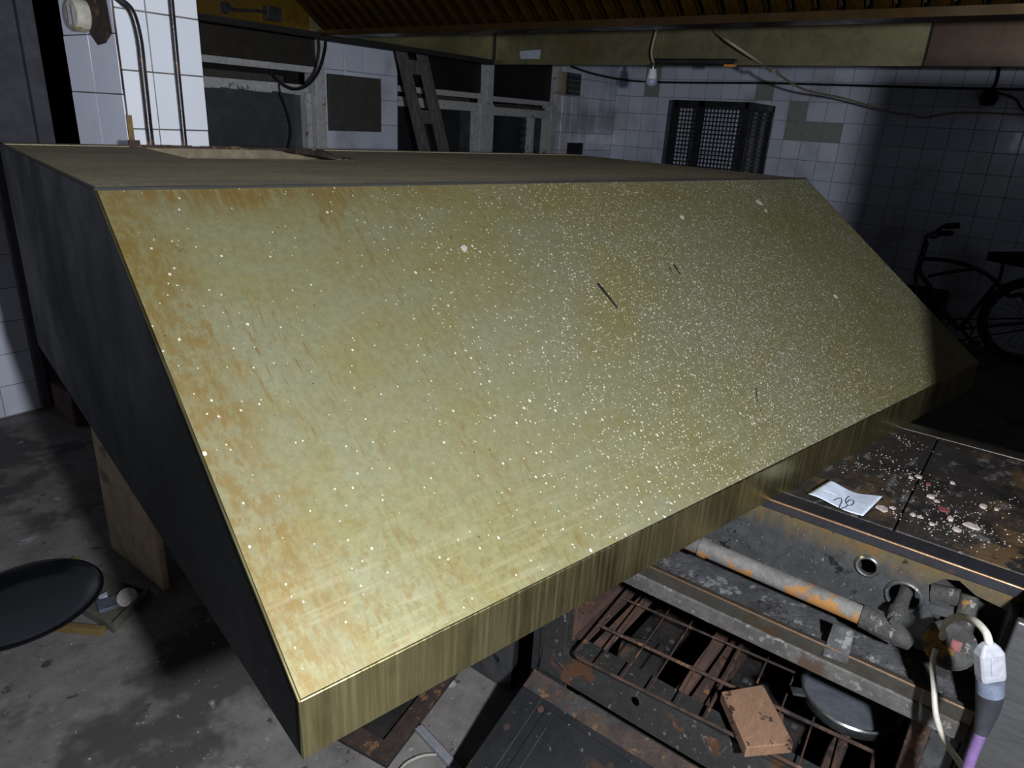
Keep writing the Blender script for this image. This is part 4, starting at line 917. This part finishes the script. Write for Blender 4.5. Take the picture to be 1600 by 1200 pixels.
MB().box(-1.0, CX-.03, CY-.03, CY-.0005, CZ, CZ+.026).build('rim_edge', 'dark_void', o)
MB().box(-1.0, CX, CY-.001, CY+.003, CZ+.23, 2.85).build('end_sheet', 'canopy_ochre', cn)
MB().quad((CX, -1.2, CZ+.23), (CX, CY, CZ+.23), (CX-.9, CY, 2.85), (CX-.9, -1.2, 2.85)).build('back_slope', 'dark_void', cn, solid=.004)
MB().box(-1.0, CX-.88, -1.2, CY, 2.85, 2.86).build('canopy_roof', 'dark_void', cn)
GX, GZ = 2.6, 1.868
gt = MB().box(GX-.05, GX+.06, -1.2, CY-.004, GZ, GZ+.004).build('grease_gutter', 'gutter', cn)
MB().box(GX-.053, GX-.049, -1.2, CY-.004, GZ, GZ+.026).build('gutter_edge', 'gutter', gt)
MB().box(GX+.057, GX+.061, -1.2, CY-.004, GZ, GZ+.026).build('gutter_edge', 'gutter', gt)
# baffles: channels sloping up towards the viewer
bd = Vector((-.81, -.0, .586)).normalized(); bn = Vector((.586, 0, .81)).normalized(); Lb = .78
B0 = Vector((GX-.01, 0, GZ+.012))
def baffle_mesh():
    m = MB(); prof = [(-.030, .0), (-.024, .022), (.024, .022), (.030, .0), (.027, -.001), (.021, .019), (-.021, .019), (-.027, -.001)]
    n = len(prof); vs = [Vector((0, a, 0))+bn*h for a, h in prof] + [Vector((0, a, 0))+bn*h+bd*Lb for a, h in prof]
    m.add(vs, [(i, (i+1) % n, n+(i+1) % n, n+i) for i in range(n)]); me = bpy.data.meshes.new('baffle'); me.from_pydata([tuple(v) for v in m.v], [], m.f)
    me.materials.append(M['baffle']); return me
BM_ = baffle_mesh(); yb_ = CY-.05; k = 0
while yb_ > -1.1:
    ob = bpy.data.objects.new('baffle', BM_); COL.objects.link(ob); ob.parent = cn; ob.location = Vector((B0.x, yb_, B0.z))-ORG[cn.name]; yb_ -= .078
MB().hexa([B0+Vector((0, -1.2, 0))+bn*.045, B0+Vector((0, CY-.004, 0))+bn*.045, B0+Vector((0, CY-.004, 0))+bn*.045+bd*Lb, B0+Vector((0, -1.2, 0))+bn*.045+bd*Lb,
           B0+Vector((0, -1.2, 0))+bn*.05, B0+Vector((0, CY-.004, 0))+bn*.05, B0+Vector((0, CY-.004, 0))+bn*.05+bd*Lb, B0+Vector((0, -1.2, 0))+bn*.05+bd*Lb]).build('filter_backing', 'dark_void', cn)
# small things on and under the canopy
A = py(427, 22, CY-.02)
cc_ = thing('cable_connector', A-Vector((0, 0, .03)), 'black cable connector on the ochre inner side of the canopy', 'connector')
MB().box(A.x-.045, A.x+.035, CY-.04, CY-.001, A.z-.03, A.z+.03).build('connector_body', 'plastic_black', cc_, bevel=.004)
MB().tube(smooth_path([(A.x-.03, CY-.02, A.z), py(405, 17, CY-.02), py(375, 16, CY-.012), py(352, 12, CY-.012)]), .007, 8).build('connector_wire', 'cable_black', cc_, smooth=True)
MB().lathe([(0, -.001), (.026, -.001), (.022, .016), (0, .018)], py(352, 12, CY-.001), 14, (0, -1, 0)).build('cable_gland', 'plastic_black', cc_, smooth=True)
A, Bq = px(812, 79, CX-.001), px(844, 92, CX-.001)
o = MB().prism([(CX-.003, A.y, A.z-.004), (CX-.003, Bq.y, A.z+.004), (CX-.003, Bq.y+.002, Bq.z), (CX-.003, A.y-.012, Bq.z)], (.002, 0, 0)).build('paper_tag', 'paper'); tag(o, 'small white paper tag stuck on the canopy rim', 'tag')
bc = px(1020, 110, CX-.12)
bl = thing('light_bulb', (bc.x, bc.y, px(1020, 136, CX-.12).z), 'white bulb hanging below the canopy rim', 'light bulb')
zt, zb = px(1020, 108, CX-.12).z, px(1020, 136, CX-.12).z; h = zt-zb
MB().lathe([(0, h*1.0), (.020, h*1.0), (.024, h*.8), (.030, h*.45)], (bc.x, bc.y, zb), 24).build('bulb_base', 'bulb_white', bl, smooth=True)
MB().lathe([(.030, h*.45), (.033, h*.34), (.031, h*.17), (.020, h*.04), (0, 0)], (bc.x, bc.y, zb), 24).build('bulb_glass', 'bulb_glass', bl, smooth=True)
MB().lathe([(0, h*1.35), (.009, h*1.35), (.011, h*1.2), (.010, h*1.0)], (bc.x, bc.y, zb), 14).build('bulb_cap', 'chrome', bl, smooth=True)
pts = [(bc.x, bc.y, zb+h*1.3), px(1018, 80, CX-.11), px(1026, 45, CX-.1), px(1030, 25, CX-.1)]
MB().tube(smooth_path(pts), .006, 8).build('lamp_wire', 'cable_cream', bl, smooth=True)
A, Bq = px(1022, 96, CX-.09), px(1150, 97, CX-.09)
tbr = thing('tube_batten', (A.x, (A.y+Bq.y)/2, A.z-.02), 'slim black lamp batten with orange tip under the canopy rim', 'lamp batten')
MB().tube([A, Bq], .016, 10).build('batten', 'cable_black', tbr, smooth=True)
C2, D2 = px(1132, 102, CX-.09), px(1150, 102, CX-.09); MB().bar(C2, D2, .02, .018).build('end_tip', 'orange', tbr)
pts = [px(1117, 49, CX-.06), px(1140, 66, CX-.2), px(1180, 93, CX-.1), px(1203, 110, 4.2), px(1212, 110, 4.25), px(1222, 120, 4.4), px(1260, 141, 4.9), px(1320, 154, 5.5), px(1395, 176, 6.1), px(1425, 179, 6.4), px(1442, 184, 6.55), px(1500, 176, 6.62), px(1600, 180, 6.64), px(1700, 190, 6.64)]
o = MB().tube(smooth_path(pts), .007, 8).build('slack_cable', 'cable_cream', smooth=True); tag(o, 'slack cream cable running from the canopy to the far tiled wall', 'cable')
pts = [px(*q, XW-.03) for q in ((893, 104), (930, 116), (985, 126), (1060, 129), (1200, 130), (1350, 134), (1500, 138), (1620, 140))]
pts[0] = py(893, 104, YW-.03); pts[1] = py(930, 116, YW-.03)
o = MB().tube(smooth_path(pts), .010, 8).build('wall_cable', 'cable_black', smooth=True); tag(o, 'black cable strung along the top of the far tiled wall', 'cable')
c = px(1545, 153, XW-.08)
pl = thing('pendant_fitting', c-Vector((0, 0, .06)), 'round black fitting hanging on the dark far wall', 'fitting')
MB().lathe([(0, -.06), (.045, -.05), (.065, 0), (.045, .05), (.02, .07), (0, .072)], c, 20).build('fitting_body', 'cable_black', pl, smooth=True)
MB().tube(smooth_path([c+Vector((0, 0, .06)), px(1556, 130, XW-.06), px(1561, 105, XW-.04), px(1563, 60, XW-.04)]), .012, 8).build('fitting_stem', 'cable_black', pl, smooth=True)
MB().tube(smooth_path([c+Vector((0, -.03, .04)), px(1570, 148, XW-.05), px(1588, 156, XW-.05), px(1600, 172, XW-.04), px(1640, 180, XW-.04)]), .008, 8).build('fitting_wire', 'cable_black', pl, smooth=True)

# wire cage standing by the far wall
KX = 6.05
A, Bq, C2 = px(1058, 156, KX), px(1172, 158, KX), px(1046, 252, KX)
ya, yb2, zt = A.y, Bq.y, A.z; KX2 = XW-.03; zb = .0
cg = thing('wire_cage', (KX, (ya+yb2)/2, 0), 'black wire mesh cage standing against the far tiled wall', 'cage')
for yy in (ya, yb2, ya+(yb2-ya)*.37):
    MB().box(KX-.02, KX+.02, yy-.025, yy+.025, 0, zt).build('cage_post', 'cage', cg)
for yy in (ya, yb2): MB().box(KX2-.04, KX2, yy-.02, yy+.02, 0, zt).build('cage_post', 'cage', cg)
MB().box(KX-.02, KX+.02, yb2, ya, zt-.05, zt).build('cage_rail', 'cage', cg)
for yy in (ya, yb2): MB().box(KX, KX2, yy-.02, yy+.02, zt-.05, zt).build('cage_rail', 'cage', cg)
MB().box(KX, KX2, yb2, ya, zt-.006, zt).build('cage_top', 'cage', cg)
m = MB(); zz = .3
while zz < zt-.06: m.box(KX-.005, KX+.005, yb2, ya, zz, zz+.009); zz += .034
yy = yb2+.03
while yy < ya-.02: m.box(KX-.003, KX+.003, yy, yy+.005, .3, zt-.05); yy += .032
m.build('front_mesh', 'cage', cg)['kind'] = 'stuff'
m = MB(); zz = .3
while zz < zt-.06: m.box(KX, KX2, yb2-.004, yb2+.004, zz, zz+.009); zz += .034
xx = KX+.03
while xx < KX2: m.box(xx, xx+.006, yb2-.003, yb2+.003, .3, zt-.05); xx += .032
m.build('side_mesh', 'cage', cg)['kind'] = 'stuff'
MB().box(KX+.25, KX+.29, yb2+.06, yb2+.12, .0, zt-.05).build('inner_post', 'cage', cg)
MB().box(KX, KX2, yb2, ya, .28, .30).build('cage_floor', 'cage', cg)

# ------------------------------------------------------------------ bicycle by the far wall
BX = 6.32
def bp(x_, y_, dx=0.): return px(x_, y_, BX+dx)
bk = thing('bicycle', (BX, .45, 0), 'black cruiser bicycle leaning by the dark far wall', 'bicycle')
ra = bp(1606, 522); RW = .33; ra.z = RW+.002
fa = Vector((BX, ra.y+1.30, RW+.002))
def wheel(c, nm):
    tr_ = [(c.x, c.y+RW*.95*math.cos(2*math.pi*k/40), c.z+RW*.95*math.sin(2*math.pi*k/40)) for k in range(40)]
    t = MB().tube(tr_, .026, 8, closed=True).build('tyre', 'rubber', bk, smooth=True)
    m = MB(); rim = [(c.x, c.y+RW*.84*math.cos(2*math.pi*k/40), c.z+RW*.84*math.sin(2*math.pi*k/40)) for k in range(40)]
    m.tube(rim, .010, 6, closed=True); m.build('wheel_rim', 'bike', t, smooth=True)
    m = MB()
    for k in range(24):
        an = 2*math.pi*k/24; m.tube([(c.x+(.03 if k % 2 else -.03), c.y+.02*math.cos(an+.6), c.z+.02*math.sin(an+.6)), (c.x, c.y+RW*.83*math.cos(an), c.z+RW*.83*math.sin(an))], .0015, 4)
    m.build('spokes', 'bike', t)
    MB().tube([(c.x-.05, c.y, c.z), (c.x+.05, c.y, c.z)], .02, 10).build('hub', 'bike', t, smooth=True)
wheel(ra, 'rear'); wheel(fa, 'front')
ht, hb = bp(1447, 378), bp(1432, 430); bb = bp(1499, 514); stp = bp(1562, 436)
fr = MB()
fr.tube([ht, hb], .022, 8)
fr.tube(smooth_path([bp(1437, 404), bp(1480, 407), bp(1520, 418), bp(1553, 437), bp(1575, 462), ra+Vector((0, .1, .18)), ra]), .016, 8)
fr.tube(smooth_path([bp(1450, 432), bp(1490, 424), bp(1520, 421)]), .013, 8)
fr.tube([bp(1432, 418), bp(1455, 452), bp(1480, 495), bb], .018, 8)
fr.tube([stp, bb], .016, 8); fr.tube([bb, ra], .012, 8)
fr.build('frame', 'bike', bk, smooth=True)
MB().tube(smooth_path([hb, hb+(hb-ht)*.9, fa]), .015, 8).build('fork', 'bike', bk, smooth=True)
MB().tube([stp, bp(1568, 410)], .013, 8).build('seat_post', 'bike', bk, smooth=True)
s0, s1_ = bp(1543, 400), bp(1606, 404)
m = MB(); sec = []
for k in range(8):
    t = k/7; c = s0+(s1_-s0)*t; wd_ = .03+.075*t**1.2; th_ = .055+.045*t
    sec += [c+Vector((wd_*math.cos(a_), 0, .6*th_*math.sin(a_)-.01*t)) for a_ in [2*math.pi*j/10 for j in range(10)]]
m.add(sec, [(i*10+j, i*10+(j+1) % 10, (i+1)*10+(j+1) % 10, (i+1)*10+j) for i in range(7) for j in range(10)]+[tuple(range(10)), tuple(range(70, 80))]); m.build('saddle', 'rubber', bk, smooth=True)
stem = bp(1446, 372)
m = MB(); m.tube([ht, stem, bp(1452, 366)], .016, 8)
m.tube(smooth_path([bp(1497, 352, -.28), bp(1475, 354, -.28), bp(1462, 362, -.22), bp(1451, 368, 0), bp(1460, 371, .2), bp(1472, 364, .25), bp(1490, 364, .25)]), .013, 8)
hb_ = m.build('handlebar', 'bike', bk, smooth=True)
MB().tube([bp(1500, 352, -.28), bp(1476, 354, -.28)], .021, 8).build('grip', 'rubber', hb_, smooth=True)
MB().tube([bp(1488, 364, .25), bp(1466, 365, .25)], .021, 8).build('grip', 'rubber', hb_, smooth=True)
m = MB(); cr_ = [(bb.x-.05, bb.y+.09*math.cos(2*math.pi*k/28), bb.z+.09*math.sin(2*math.pi*k/28)) for k in range(28)]
m.tube(cr_, .008, 6, closed=True); m.tube([bb+Vector((-.06, 0, 0)), bb+Vector((-.06, .12, .11))], .011, 6); m.tube([bb+Vector((.06, 0, 0)), bb+Vector((.06, -.12, -.11))], .011, 6)
ck = m.build('crank', 'bike', bk, smooth=True)
MB().bar(bb+Vector((-.06, .12, .11)), bb+Vector((-.16, .12, .11)), .08, .025, (0, 0, 1)).build('pedal', 'rubber', ck)
MB().bar(bb+Vector((.06, -.12, -.11)), bb+Vector((.16, -.12, -.11)), .08, .025, (0, 0, 1)).build('pedal', 'rubber', ck)
m = MB(); m.tube([bb+Vector((-.05, 0, .085)), ra+Vector((-.05, 0, .04))], .006, 5); m.tube([bb+Vector((-.05, 0, -.085)), ra+Vector((-.05, 0, -.04))], .006, 5); m.build('chain', 'bike', bk)
A, Bq = bp(1416, 440, .15), bp(1470, 500, .15)
bkx = MB().box(BX+.08, BX+.30, Bq.y, A.y, 0, A.z-.04).build('black_crate', 'rubber', bevel=.01); tag(bkx, 'black crate on the floor behind the bicycle', 'crate')
